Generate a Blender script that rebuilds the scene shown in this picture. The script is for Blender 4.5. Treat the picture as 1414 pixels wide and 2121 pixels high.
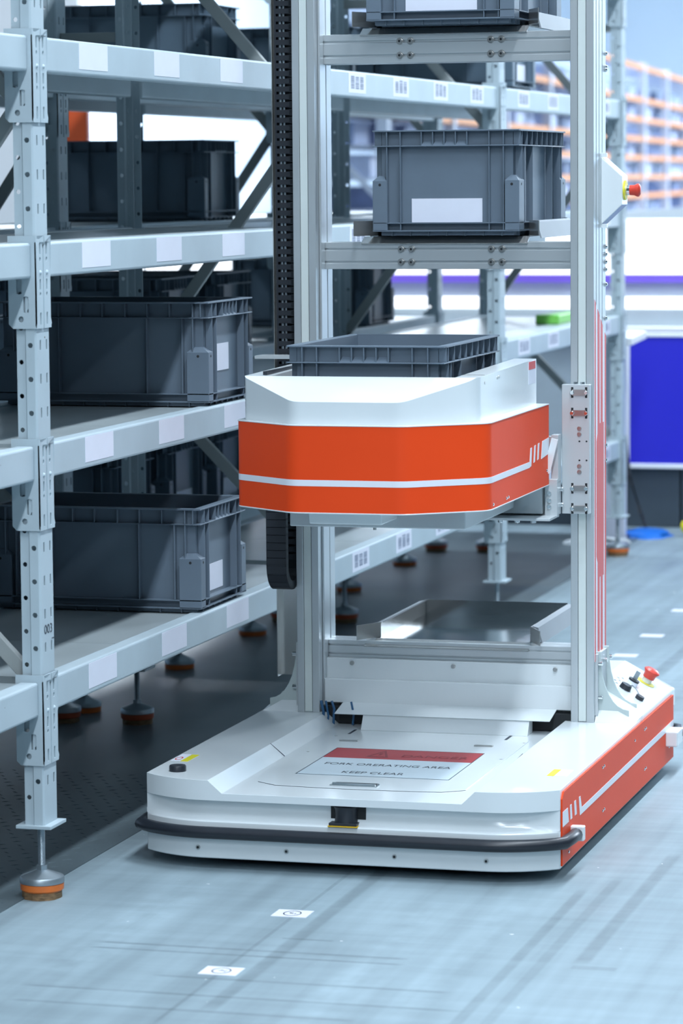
import bpy, bmesh, math, random
from mathutils import Vector, Matrix

for o in list(bpy.data.objects):
    bpy.data.objects.remove(o, do_unlink=True)
SC = bpy.context.scene
COL = SC.collection
random.seed(7)

# ------------------------------------------------------------------ camera
CAM_YAW, CAM_PITCH, CAM_ROLL = 0.273145745, 0.100934156, -0.00819223399
CAM_F_PX = 6812.68
CAM_H = 1.66
cam_d = bpy.data.cameras.new('camera')
cam = bpy.data.objects.new('camera', cam_d)
COL.objects.link(cam)
SC.camera = cam
_f = Vector((-math.sin(CAM_YAW) * math.cos(CAM_PITCH), math.cos(CAM_YAW) * math.cos(CAM_PITCH), -math.sin(CAM_PITCH)))
_r = Vector((math.cos(CAM_YAW), math.sin(CAM_YAW), 0))
_u = _r.cross(_f)
_r2 = _r * math.cos(CAM_ROLL) + _u * math.sin(CAM_ROLL)
_u2 = -_r * math.sin(CAM_ROLL) + _u * math.cos(CAM_ROLL)
cam.matrix_world = Matrix(((_r2.x, _u2.x, -_f.x, 0), (_r2.y, _u2.y, -_f.y, 0), (_r2.z, _u2.z, -_f.z, CAM_H), (0, 0, 0, 1)))
cam_d.sensor_fit = 'VERTICAL'
cam_d.sensor_height = 36.0
cam_d.sensor_width = 24.0
cam_d.lens = CAM_F_PX * 36.0 / 2121.0
cam_d.clip_start = 0.1
cam_d.clip_end = 300
cam_d.dof.use_dof = True
cam_d.dof.focus_distance = 8.35
cam_d.dof.aperture_fstop = 4.6

# ------------------------------------------------------------------ world and lights
world = bpy.data.worlds.new('hall_light')
SC.world = world
world.use_nodes = True
wn = world.node_tree.nodes
wn['Background'].inputs[0].default_value = (0.50, 0.76, 1.0, 1)
wn['Background'].inputs[1].default_value = 0.065

def area(name, loc, sx, sy, power, color=(0.80, 0.90, 1.0), rot=(0, 0, 0)):
    l = bpy.data.lights.new(name, 'AREA')
    l.shape = 'RECTANGLE'
    l.size, l.size_y = sx, sy
    l.energy = power
    l.color = color
    o = bpy.data.objects.new(name, l)
    o.location = loc
    o.rotation_euler = rot
    COL.objects.link(o)
    return o

# rows of long ceiling luminaires running along the aisle and over the hall
for y in (-12.0, -7.5, -3.0, 3.0, 7.0, 11.0, 15.0):
    area('aisle_luminaire', (-0.65, y, 6.5), 0.35, 3.0, 305 if y > 0 else 450)
for y in (-2.0, 4.0, 10.0, 16.0):
    area('hall_area_light', (3.4, y, 6.5), 0.5, 3.0, 110)
for y in (10.0, 16.0):
    area('aisle_luminaire', (-6.3, y, 4.6), 0.4, 3.5, 70)
area('booth_luminaire', (-4.0, 14.2, 4.4), 3.0, 0.5, 90)
for y, p in ((34.0, 2000), (46.0, 5000), (58.0, 7000), (67.0, 6000)):
    area('hall_area_light', (7.0, y, 9.0), 6.0, 5.0, p * 0.95)  # added far lights to brighten the back wall, no known fixtures
for y in (36.0, 48.0):
    area('hall_area_light', (-13.0, y, 8.0), 4.0, 4.0, 2600)  # added unseen lights that lift the left wall and background

vs = SC.view_settings
vs.view_transform = 'Standard'
vs.look = 'None'
vs.exposure = -0.13
vs.gamma = 1.0
vs.use_curve_mapping = False

# ------------------------------------------------------------------ materials
MAT = {}

def mat(name, col, rough=0.4, metal=0.0, var=0.0, vscale=8.0, bump=0.0, bscale=60.0, emit=0.0, coat=0.0, stretch=None, chips=0.0, spec=0.5):
    m = bpy.data.materials.new(name)
    m.use_nodes = True
    nt = m.node_tree
    b = nt.nodes['Principled BSDF']
    b.inputs['Base Color'].default_value = (*col, 1)
    b.inputs['Roughness'].default_value = rough
    b.inputs['Metallic'].default_value = metal
    b.inputs['Specular IOR Level'].default_value = spec
    if coat:
        b.inputs['Coat Weight'].default_value = coat
        b.inputs['Coat Roughness'].default_value = 0.12
    if emit:
        b.inputs['Emission Color'].default_value = (*col, 1)
        b.inputs['Emission Strength'].default_value = emit
    tc = None
    if var or bump or chips:
        tc = nt.nodes.new('ShaderNodeTexCoord')
        mp = nt.nodes.new('ShaderNodeMapping')
        if stretch:
            mp.inputs['Scale'].default_value = stretch
        nt.links.new(tc.outputs['Object'], mp.inputs['Vector'])
    if var or chips:
        n = nt.nodes.new('ShaderNodeTexNoise')
        n.inputs['Scale'].default_value = vscale
        n.inputs['Detail'].default_value = 5
        nt.links.new(mp.outputs[0], n.inputs['Vector'])
        r = nt.nodes.new('ShaderNodeMapRange')
        r.inputs[1].default_value, r.inputs[2].default_value = 0.3, 0.7
        r.inputs[3].default_value, r.inputs[4].default_value = 1 - var, 1 + var
        nt.links.new(n.outputs['Fac'], r.inputs[0])
        mx = nt.nodes.new('ShaderNodeVectorMath')
        mx.operation = 'SCALE'
        mx.inputs[0].default_value = col
        nt.links.new(r.outputs[0], mx.inputs['Scale'])
        last = mx.outputs[0]
        if chips:
            n2 = nt.nodes.new('ShaderNodeTexNoise')
            n2.inputs['Scale'].default_value = 45
            n2.inputs['Detail'].default_value = 6
            nt.links.new(mp.outputs[0], n2.inputs['Vector'])
            r2 = nt.nodes.new('ShaderNodeMapRange')
            r2.inputs[1].default_value, r2.inputs[2].default_value = chips, chips + 0.02
            nt.links.new(n2.outputs['Fac'], r2.inputs[0])
            m2 = nt.nodes.new('ShaderNodeMix')
            m2.data_type = 'RGBA'
            m2.inputs[7].default_value = (0.10, 0.075, 0.065, 1)
            nt.links.new(r2.outputs[0], m2.inputs[0])
            nt.links.new(last, m2.inputs[6])
            last = m2.outputs[2]
        nt.links.new(last, b.inputs['Base Color'])
    if bump:
        n = nt.nodes.new('ShaderNodeTexNoise')
        n.inputs['Scale'].default_value = bscale
        nt.links.new(mp.outputs[0], n.inputs['Vector'])
        bp = nt.nodes.new('ShaderNodeBump')
        bp.inputs['Strength'].default_value = bump
        bp.inputs['Distance'].default_value = 0.002
        nt.links.new(n.outputs['Fac'], bp.inputs['Height'])
        nt.links.new(bp.outputs[0], b.inputs['Normal'])
    MAT[name] = m
    return m

mat('white_paint', (0.74, 0.79, 0.81), 0.22, var=0.02, vscale=5, bump=0.02, bscale=200, coat=0.3)
mat('orange_film', (0.88, 0.07, 0.011), 0.5, var=0.03, vscale=4, spec=0.2)
mat('red_film', (0.70, 0.055, 0.05), 0.4)
mat('red_sign', (0.42, 0.012, 0.02), 0.4)
mat('sign_white', (0.62, 0.72, 0.78), 0.35)
mat('sign_ink', (0.02, 0.03, 0.05), 0.5)
mat('sign_faint', (0.25, 0.012, 0.02), 0.5)
mat('stripe_white', (0.82, 0.84, 0.90), 0.4)
mat('rack_paint', (0.45, 0.54, 0.59), 0.45, var=0.05, vscale=6, bump=0.03, bscale=90, chips=0.735, spec=0.35)
mat('shelf_sheet', (0.42, 0.48, 0.50), 0.28, var=0.08, vscale=3, bump=0.02, bscale=30, metal=0.15)
mat('brace_paint', (0.33, 0.36, 0.36), 0.4, var=0.06)
mat('aluminium', (0.62, 0.66, 0.68), 0.36, metal=0.75, var=0.03, vscale=3, stretch=(1, 1, 0.1))
mat('aluminium_strip', (0.72, 0.78, 0.76), 0.45, metal=0.25, var=0.03, vscale=6)
mat('plate_metal', (0.56, 0.60, 0.62), 0.4, metal=0.35, var=0.03)
mat('stainless', (0.60, 0.60, 0.585), 0.24, metal=0.8, var=0.05, vscale=4, bump=0.02, bscale=10)
mat('guide_steel', (0.34, 0.375, 0.41), 0.6, metal=0.15, var=0.03)
mat('tray_sheet', (0.58, 0.60, 0.61), 0.1, metal=1.0, var=0.06, vscale=5, bump=0.12, bscale=7)
mat('chrome', (0.75, 0.77, 0.78), 0.12, metal=1.0)
mat('bolt_steel', (0.50, 0.50, 0.49), 0.28, metal=1.0)
mat('zinc', (0.38, 0.44, 0.48), 0.4, metal=0.8, var=0.1, vscale=30)
mat('bin_plastic', (0.135, 0.178, 0.228), 0.42, var=0.05, vscale=10, bump=0.03, bscale=150)
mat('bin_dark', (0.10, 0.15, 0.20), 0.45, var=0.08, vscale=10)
mat('bin_slate', (0.20, 0.27, 0.42), 0.5, var=0.08)
mat('card_white', (0.78, 0.80, 0.90), 0.5, var=0.015, vscale=20)
mat('code_grey', (0.22, 0.26, 0.36), 0.6, var=0.3, vscale=180)
mat('black_rubber', (0.016, 0.020, 0.028), 0.36, var=0.1, vscale=20)
mat('black_plastic', (0.018, 0.022, 0.03), 0.42)
mat('dark_void', (0.006, 0.009, 0.012), 0.6)  # near-black colour standing for shade in voids, slot and underside
mat('hole_dark', (0.015, 0.018, 0.022), 0.7)
mat('yellow', (0.75, 0.68, 0.02), 0.4)
mat('amber', (0.80, 0.48, 0.01), 0.4)
mat('foot_orange', (0.72, 0.17, 0.03), 0.45, var=0.1, vscale=30)
mat('foot_red', (0.50, 0.09, 0.03), 0.5, var=0.1)
mat('plywood', (0.23, 0.14, 0.07), 0.7, var=0.5, vscale=60, stretch=(1, 1, 8))
mat('estop_red', (0.66, 0.05, 0.03), 0.35)
mat('wall_paint', (0.70, 0.78, 0.88), 0.7, var=0.02, vscale=0.6)
mat('ceiling_paint', (0.86, 0.90, 0.94), 0.8, var=0.02, vscale=0.5)
mat('partition_white', (0.88, 0.90, 0.93), 0.6, var=0.01)
mat('lightbox', (0.97, 0.98, 1.0), 0.5, emit=1.25)
mat('led_tube', (0.97, 0.98, 1.0), 0.5, emit=1.6)
mat('violet_band', (0.22, 0.14, 0.75), 0.4, emit=0.35)
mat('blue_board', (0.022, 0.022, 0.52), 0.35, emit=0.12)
mat('booth_grey', (0.42, 0.50, 0.55), 0.5, var=0.04)
mat('dark_panel', (0.045, 0.065, 0.085), 0.6, var=0.15, vscale=3)
mat('far_orange', (0.95, 0.36, 0.10), 0.5)
mat('far_white', (0.72, 0.76, 0.88), 0.5)
mat('box_blue', (0.26, 0.34, 0.55), 0.6, var=0.15)
mat('box_pale', (0.55, 0.64, 0.85), 0.6, var=0.1)
mat('blue_bag', (0.01, 0.16, 0.62), 0.35, bump=0.6, bscale=15)
mat('cable_white', (0.70, 0.75, 0.78), 0.5)
mat('green_plastic', (0.20, 0.62, 0.10), 0.4)
mat('orange_board', (0.85, 0.12, 0.03), 0.5)
mat('led_red', (1.0, 0.08, 0.03), 0.4, emit=3.0)
mat('gusset_paint', (0.50, 0.58, 0.58), 0.4, var=0.02)
mat('cable_blue', (0.02, 0.10, 0.22), 0.4)

# floor: coated grey-blue concrete with scuffs, drag streaks and a few tyre lines
def floor_material():
    m = bpy.data.materials.new('floor_coating')
    m.use_nodes = True
    nt = m.node_tree
    N, L = nt.nodes, nt.links
    b = N['Principled BSDF']
    tc = N.new('ShaderNodeTexCoord')
    sep = N.new('ShaderNodeSeparateXYZ')
    L.new(tc.outputs['Object'], sep.inputs[0])

    def noise(scale, detail, stretch):
        mp = N.new('ShaderNodeMapping')
        mp.inputs['Scale'].default_value = stretch
        L.new(tc.outputs['Object'], mp.inputs['Vector'])
        n = N.new('ShaderNodeTexNoise')
        n.inputs['Scale'].default_value = scale
        n.inputs['Detail'].default_value = detail
        L.new(mp.outputs[0], n.inputs['Vector'])
        return n.outputs['Fac']

    def rng(src, a, c, d, e, clamp=True):
        r = N.new('ShaderNodeMapRange')
        r.clamp = clamp
        r.inputs[1].default_value, r.inputs[2].default_value = a, c
        r.inputs[3].default_value, r.inputs[4].default_value = d, e
        L.new(src, r.inputs[0])
        return r.outputs[0]

    def mth(op, a, c=None):
        n = N.new('ShaderNodeMath')
        n.operation = op
        for i, v in enumerate((a, c)):
            if v is None:
                continue
            if isinstance(v, (int, float)):
                n.inputs[i].default_value = v
            else:
                L.new(v, n.inputs[i])
        return n.outputs[0]

    f = rng(noise(0.9, 6, (1, 1, 1)), 0.3, 0.7, 0.84, 1.14)
    f = mth('MULTIPLY', f, rng(noise(2.2, 5, (7, 0.4, 1)), 0.3, 0.7, 0.87, 1.12))
    f = mth('MULTIPLY', f, rng(noise(2.5, 5, (0.6, 8, 1)), 0.3, 0.7, 0.93, 1.06))
    wear = noise(14, 4, (1, 1, 1))
    # dark marks: axis, centre, width, from, to, strength
    marks = [
        ('y', 6.676, 0.016, -2.44, -1.725, 0.30), ('y', 6.625, 0.014, -2.44, -1.72, 0.30),
        ('y', 6.414, 0.014, -2.22, -1.57, 0.26), ('y', 6.272, 0.015, -2.46, -1.50, 0.28),
        ('y', 6.150, 0.014, -2.44, -1.70, 0.26), ('y', 6.80, 0.010, -2.05, -1.93, 0.30),
        ('x', -2.015, 0.035, 6.15, 7.6, 0.26), ('x', -2.086, 0.010, 6.0, 8.2, 0.22),
        ('x', -1.505, 0.026, 5.9, 7.45, 0.22), ('x', -1.447, 0.026, 5.9, 7.6, 0.18),
        ('x', -1.365, 0.034, 6.72, 7.9, 0.24), ('y', 6.69, 0.03, -1.38, -1.28, 0.20),
        ('x', -2.72, 0.055, 4.0, 16.0, 0.20), ('x', -1.60, 0.16, 9.2, 16.0, 0.10),
        ('x', -1.93, 0.05, 10.6, 16.0, 0.30), ('y', 8.9, 0.012, -1.5, -0.9, 0.2),
    ]
    for ax, c, w, a0, a1, s in marks:
        p = sep.outputs[0] if ax == 'x' else sep.outputs[1]
        q = sep.outputs[1] if ax == 'x' else sep.outputs[0]
        d = mth('ABSOLUTE', mth('SUBTRACT', p, c))
        mk = rng(d, w * 0.35, w * 0.62, 1, 0)
        mid, half = (a0 + a1) / 2, (a1 - a0) / 2
        e = rng(mth('ABSOLUTE', mth('SUBTRACT', q, mid)), half * 0.92, half, 1, 0)
        mk = mth('MULTIPLY', mth('MULTIPLY', mk, e), rng(wear, 0.3, 0.65, 0.6, 1.0))
        f = mth('MULTIPLY', f, mth('SUBTRACT', 1.0, mth('MULTIPLY', mk, s)))
    # pale scuff streaks
    for c, w, a0, a1, s in ((-1.80, 0.10, 5.9, 7.3, 0.10), (-1.62, 0.08, 5.9, 7.5, 0.08), (-2.42, 0.14, 6.2, 7.4, 0.10)):
        d = mth('ABSOLUTE', mth('SUBTRACT', sep.outputs[0], c))
        mk = rng(d, 0.0, w, 1, 0)
        mid, half = (a0 + a1) / 2, (a1 - a0) / 2
        e = rng(mth('ABSOLUTE', mth('SUBTRACT', sep.outputs[1], mid)), half * 0.6, half, 1, 0)
        mk = mth('MULTIPLY', mth('MULTIPLY', mk, e), rng(wear, 0.3, 0.65, 0.0, 1.0))
        f = mth('MULTIPLY', f, mth('ADD', 1.0, mth('MULTIPLY', mk, s * 2)))
    sc = N.new('ShaderNodeVectorMath')
    sc.operation = 'SCALE'
    sc.inputs[0].default_value = (0.262, 0.338, 0.378)
    L.new(f, sc.inputs['Scale'])
    # white flecks
    fl = rng(noise(38, 2, (1, 1, 1)), 0.765, 0.775, 0, 1)
    mx = N.new('ShaderNodeMix')
    mx.data_type = 'RGBA'
    mx.inputs[7].default_value = (0.75, 0.78, 0.80, 1)
    L.new(fl, mx.inputs[0])
    L.new(sc.outputs[0], mx.inputs[6])
    L.new(mx.outputs[2], b.inputs['Base Color'])
    L.new(rng(noise(3, 5, (2, 1, 1)), 0.3, 0.7, 0.42, 0.62), b.inputs['Roughness'])
    b.inputs['Specular IOR Level'].default_value = 0.22
    bp = N.new('ShaderNodeBump')
    bp.inputs['Strength'].default_value = 0.05
    bp.inputs['Distance'].default_value = 0.002
    L.new(noise(60, 4, (1, 1, 1)), bp.inputs['Height'])
    L.new(bp.outputs[0], b.inputs['Normal'])
    MAT['floor_coating'] = m
floor_material()
mat('tread_steel', (0.10, 0.133, 0.15), 0.36, metal=0.1, var=0.12, vscale=4, bump=0.05, bscale=40)

# ------------------------------------------------------------------ mesh helpers
class MB:
    def __init__(s):
        s.v, s.f, s.m = [], [], []
        s.mi = 0

    def add(s, vs, fs):
        b = len(s.v)
        s.v += [tuple(p) for p in vs]
        for f in fs:
            s.f.append(tuple(b + i for i in f))
            s.m.append(s.mi)
        return s

    def box(s, x0, x1, y0, y1, z0, z1):
        return s.add([(x0, y0, z0), (x1, y0, z0), (x1, y1, z0), (x0, y1, z0), (x0, y0, z1), (x1, y0, z1), (x1, y1, z1), (x0, y1, z1)],
                     [(3, 2, 1, 0), (4, 5, 6, 7), (0, 1, 5, 4), (1, 2, 6, 5), (2, 3, 7, 6), (3, 0, 4, 7)])

    def prism(s, poly, axis, a, b):
        """extrude a 2D polygon along an axis: x -> (y,z), y -> (x,z), z -> (x,y)"""
        def P(p, t):
            return {'x': (t, p[0], p[1]), 'y': (p[0], t, p[1]), 'z': (p[0], p[1], t)}[axis]
        n = len(poly)
        vs = [P(p, a) for p in poly] + [P(p, b) for p in poly]
        return s.add(vs, [tuple(range(n - 1, -1, -1)), tuple(range(n, 2 * n))] + [(i, (i + 1) % n, n + (i + 1) % n, n + i) for i in range(n)])

    def cyl(s, p0, p1, r, n=16, r2=None):
        p0, p1 = Vector(p0), Vector(p1)
        r2 = r if r2 is None else r2
        d = (p1 - p0).normalized()
        a = d.orthogonal().normalized()
        c = d.cross(a)
        vs = []
        for p, rr in ((p0, r), (p1, r2)):
            for i in range(n):
                t = 2 * math.pi * i / n
                vs.append(p + (a * math.cos(t) + c * math.sin(t)) * rr)
        return s.add(vs, [tuple(range(n - 1, -1, -1)), tuple(range(n, 2 * n))] + [(i, (i + 1) % n, n + (i + 1) % n, n + i) for i in range(n)])

    def lathe(s, prof, c=(0, 0, 0), axis='z', n=24):
        vs, fs = [], []
        for r, h in prof:
            for i in range(n):
                t = 2 * math.pi * i / n
                x, y = r * math.cos(t), r * math.sin(t)
                p = {'z': (x, y, h), 'x': (h, x, y), 'y': (x, h, y)}[axis]
                vs.append((p[0] + c[0], p[1] + c[1], p[2] + c[2]))
        for k in range(len(prof) - 1):
            for i in range(n):
                j = (i + 1) % n
                fs.append((k * n + i, k * n + j, (k + 1) * n + j, (k + 1) * n + i))
        fs.append(tuple(range(n - 1, -1, -1)))
        fs.append(tuple(range((len(prof) - 1) * n, len(prof) * n)))
        return s.add(vs, fs)

    def bar(s, p0, p1, w, t, up=(0, 1, 0)):
        """rectangular bar between two points; w along up x dir, t along up"""
        p0, p1, up = Vector(p0), Vector(p1), Vector(up).normalized()
        d = (p1 - p0).normalized()
        a = up.cross(d).normalized() * (w / 2)
        c = up * (t / 2)
        vs = [p + q for p in (p0, p1) for q in (-a - c, a - c, a + c, -a + c)]
        return s.add(vs, [(3, 2, 1, 0), (4, 5, 6, 7), (0, 1, 5, 4), (1, 2, 6, 5), (2, 3, 7, 6), (3, 0, 4, 7)])

    def tube(s, pts, r, n=8, flat=None):
        """tube along a polyline; flat=(rx, rz) gives an elliptical section with rz vertical"""
        pts = [Vector(p) for p in pts]
        vs, fs = [], []
        for i, p in enumerate(pts):
            d = (pts[min(i + 1, len(pts) - 1)] - pts[max(i - 1, 0)]).normalized()
            up = Vector((0, 0, 1)) if abs(d.z) < 0.9 else Vector((0, 1, 0))
            a = d.cross(up).normalized()
            c = a.cross(d).normalized()
            rx, rz = flat if flat else (r, r)
            for k in range(n):
                t = 2 * math.pi * k / n
                vs.append(p + a * math.cos(t) * rx + c * math.sin(t) * rz)
        for i in range(len(pts) - 1):
            for k in range(n):
                j = (k + 1) % n
                fs.append((i * n + k, i * n + j, (i + 1) * n + j, (i + 1) * n + k))
        fs.append(tuple(range(n - 1, -1, -1)))
        fs.append(tuple(range((len(pts) - 1) * n, len(pts) * n)))
        return s.add(vs, fs)

    def cell(s, M, u0, u1, v0, v1, hole=None):
        """one rectangular cell of a sheet, with an optional hole (cu, cv, ru, rv, kind)"""
        if not hole:
            return s.add([M(u0, v0), M(u1, v0), M(u1, v1), M(u0, v1)], [(0, 1, 2, 3)])
        cu, cv, ru, rv, kind = hole
        out = [(u1, cv), (u1, v1), (cu, v1), (u0, v1), (u0, cv), (u0, v0), (cu, v0), (u1, v0)]
        k = 0.7071 if kind == 'o' else 0.92
        inn = [(cu + ru, cv), (cu + k * ru, cv + k * rv), (cu, cv + rv), (cu - k * ru, cv + k * rv), (cu - ru, cv), (cu - k * ru, cv - k * rv), (cu, cv - rv), (cu + k * ru, cv - k * rv)]
        return s.add([M(*p) for p in out] + [M(*p) for p in inn], [(i, (i + 1) % 8, 8 + (i + 1) % 8, 8 + i) for i in range(8)])


WORLD = {}   # object name -> world location of its origin

def setp(o, label=None, cat=None, group=None, kind=None):
    if label: o['label'] = label
    if cat: o['category'] = cat
    if group: o['group'] = group
    if kind: o['kind'] = kind
    return o

def build(mb, name, mats, parent=None, bevel=0.0, seg=2, smooth=False, solid=0.0, origin=None, ang=35):
    me = bpy.data.meshes.new(name)
    if origin is None:
        xs, ys, zs = zip(*mb.v)
        origin = ((min(xs) + max(xs)) / 2, (min(ys) + max(ys)) / 2, min(zs))
    ox, oy, oz = origin
    me.from_pydata([(x - ox, y - oy, z - oz) for x, y, z in mb.v], [], mb.f)
    if isinstance(mats, str):
        mats = [mats]
    for m in mats:
        me.materials.append(MAT[m])
    for p, i in zip(me.polygons, mb.m):
        p.material_index = i
    bm = bmesh.new()
    bm.from_mesh(me)
    bmesh.ops.remove_doubles(bm, verts=bm.verts, dist=1e-5)
    bmesh.ops.recalc_face_normals(bm, faces=bm.faces)
    if smooth:
        for f in bm.faces:
            f.smooth = True
        for e in bm.edges:
            if len(e.link_faces) == 2 and e.calc_face_angle(0) > math.radians(ang):
                e.smooth = False
    bm.to_mesh(me)
    bm.free()
    o = bpy.data.objects.new(name, me)
    COL.objects.link(o)
    pw = Vector((0, 0, 0))
    if parent is not None:
        o.parent = parent
        pw = WORLD[parent.name]
    o.location = Vector(origin) - pw
    WORLD[o.name] = Vector(origin)
    if solid:
        md = o.modifiers.new('thickness', 'SOLIDIFY')
        md.thickness = solid
        md.offset = -1
    if bevel:
        md = o.modifiers.new('bevel', 'BEVEL')
        md.width = bevel
        md.segments = seg
        md.limit_method = 'ANGLE'
        md.angle_limit = math.radians(30)
        md.harden_normals = False
    return o

def empty(name, loc, label, cat, group=None):
    o = bpy.data.objects.new(name, None)
    o.empty_display_size = 0.1
    COL.objects.link(o)
    o.location = loc
    WORLD[o.name] = Vector(loc)
    return setp(o, label, cat, group)

def copy_tree(o, parent=None, skip=()):
    c = o.copy()
    COL.objects.link(c)
    c.parent = parent
    for ch in list(o.children):
        if ch.name.split('.')[0] not in skip:
            copy_tree(ch, c)
    return c

def place(src, name, parent, world):
    """copy of one mesh object (same data) set at a world location under a parent"""
    c = src.copy()
    c.name = name
    COL.objects.link(c)
    c.parent = parent
    c.location = Vector(world) - WORLD[parent.name]
    WORLD[c.name] = Vector(world)
    return c

def place_tree(src, parent, world):
    c = place(src, src.name.split('.')[0], parent, world)
    for ch in list(src.children):
        d = ch.copy()
        COL.objects.link(d)
        d.parent = c
        WORLD[d.name] = Vector(world) + ch.location
    return c

def bx(name, m, parent, x0, x1, y0, y1, z0, z1, bevel=0.0, **k):
    return build(MB().box(x0, x1, y0, y1, z0, z1), name, m, parent, bevel, **k)

def text_mb(txt, size, M, mb=None, xs=1.0):
    """flat lettering: text mesh mapped through M(u, v)"""
    cu = bpy.data.curves.new('lettering', 'FONT')
    cu.body = txt
    cu.size = size
    cu.align_x = 'CENTER'
    cu.align_y = 'CENTER'
    o = bpy.data.objects.new('lettering', cu)
    COL.objects.link(o)
    bpy.context.view_layer.update()
    dg = bpy.context.evaluated_depsgraph_get()
    me = bpy.data.meshes.new_from_object(o.evaluated_get(dg))
    mb = mb or MB()
    mb.add([M(v.co.x * xs, v.co.y) for v in me.vertices], [tuple(p.vertices) for p in me.polygons])
    bpy.data.objects.remove(o, do_unlink=True)
    bpy.data.meshes.remove(me)
    bpy.data.curves.remove(cu)
    return mb

# ------------------------------------------------------------------ setting
fl = build(MB().box(-40, 25, -6, 80, -0.05, 0.0), 'floor', 'floor_coating', origin=(0, 0, 0))
setp(fl, 'grey-blue coated concrete floor with scuffs and tyre lines', kind='structure')
wb = build(MB().box(-40, 25, 74, 74.3, 0, 9.6), 'wall_back', 'wall_paint')
setp(wb, 'pale blue-white hall wall far behind the orange racks', kind='structure')
wl = build(MB().box(-17.3, -17, 5, 74, 0, 9), 'wall_left', 'wall_paint')
setp(wl, 'pale hall wall beyond the shelving on the left', kind='structure')
ce = build(MB().box(-40, 25, -20, 74.3, 9.6, 9.8), 'ceiling', 'ceiling_paint')
setp(ce, 'white hall ceiling high above the racks', kind='structure')
# tread plate strip under the rack
tp = bx('trim_1', 'tread_steel', None, -4.4, -2.745, 4.5, 15.0, 0.0, 0.003)
setp(tp, 'dark steel tread plate laid under the grey shelving', kind='structure')
mb = MB()
i = 0
yy = 6.3
while yy < 8.6:
    xx = -3.45 + (0.025 if i % 2 else 0)
    j = 0
    while xx < -2.76:
        a = math.radians(35 if (i + j) % 2 else -35) + math.pi / 2 * 0
        ca, sa = math.cos(a), math.sin(a)
        pts = [(0.013, 0), (0, 0.003), (-0.013, 0), (0, -0.003)]
        base = [(xx + u * ca - v * sa, yy + u * sa + v * ca, 0.003) for u, v in pts]
        mb.add(base + [(xx, yy, 0.0042)], [(0, 1, 4), (1, 2, 4), (2, 3, 4), (3, 0, 4)])
        xx += 0.05
        j += 1
    yy += 0.045
    i += 1
setp(build(mb, 'tread_lugs', 'tread_steel', tp), kind='stuff')

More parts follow.
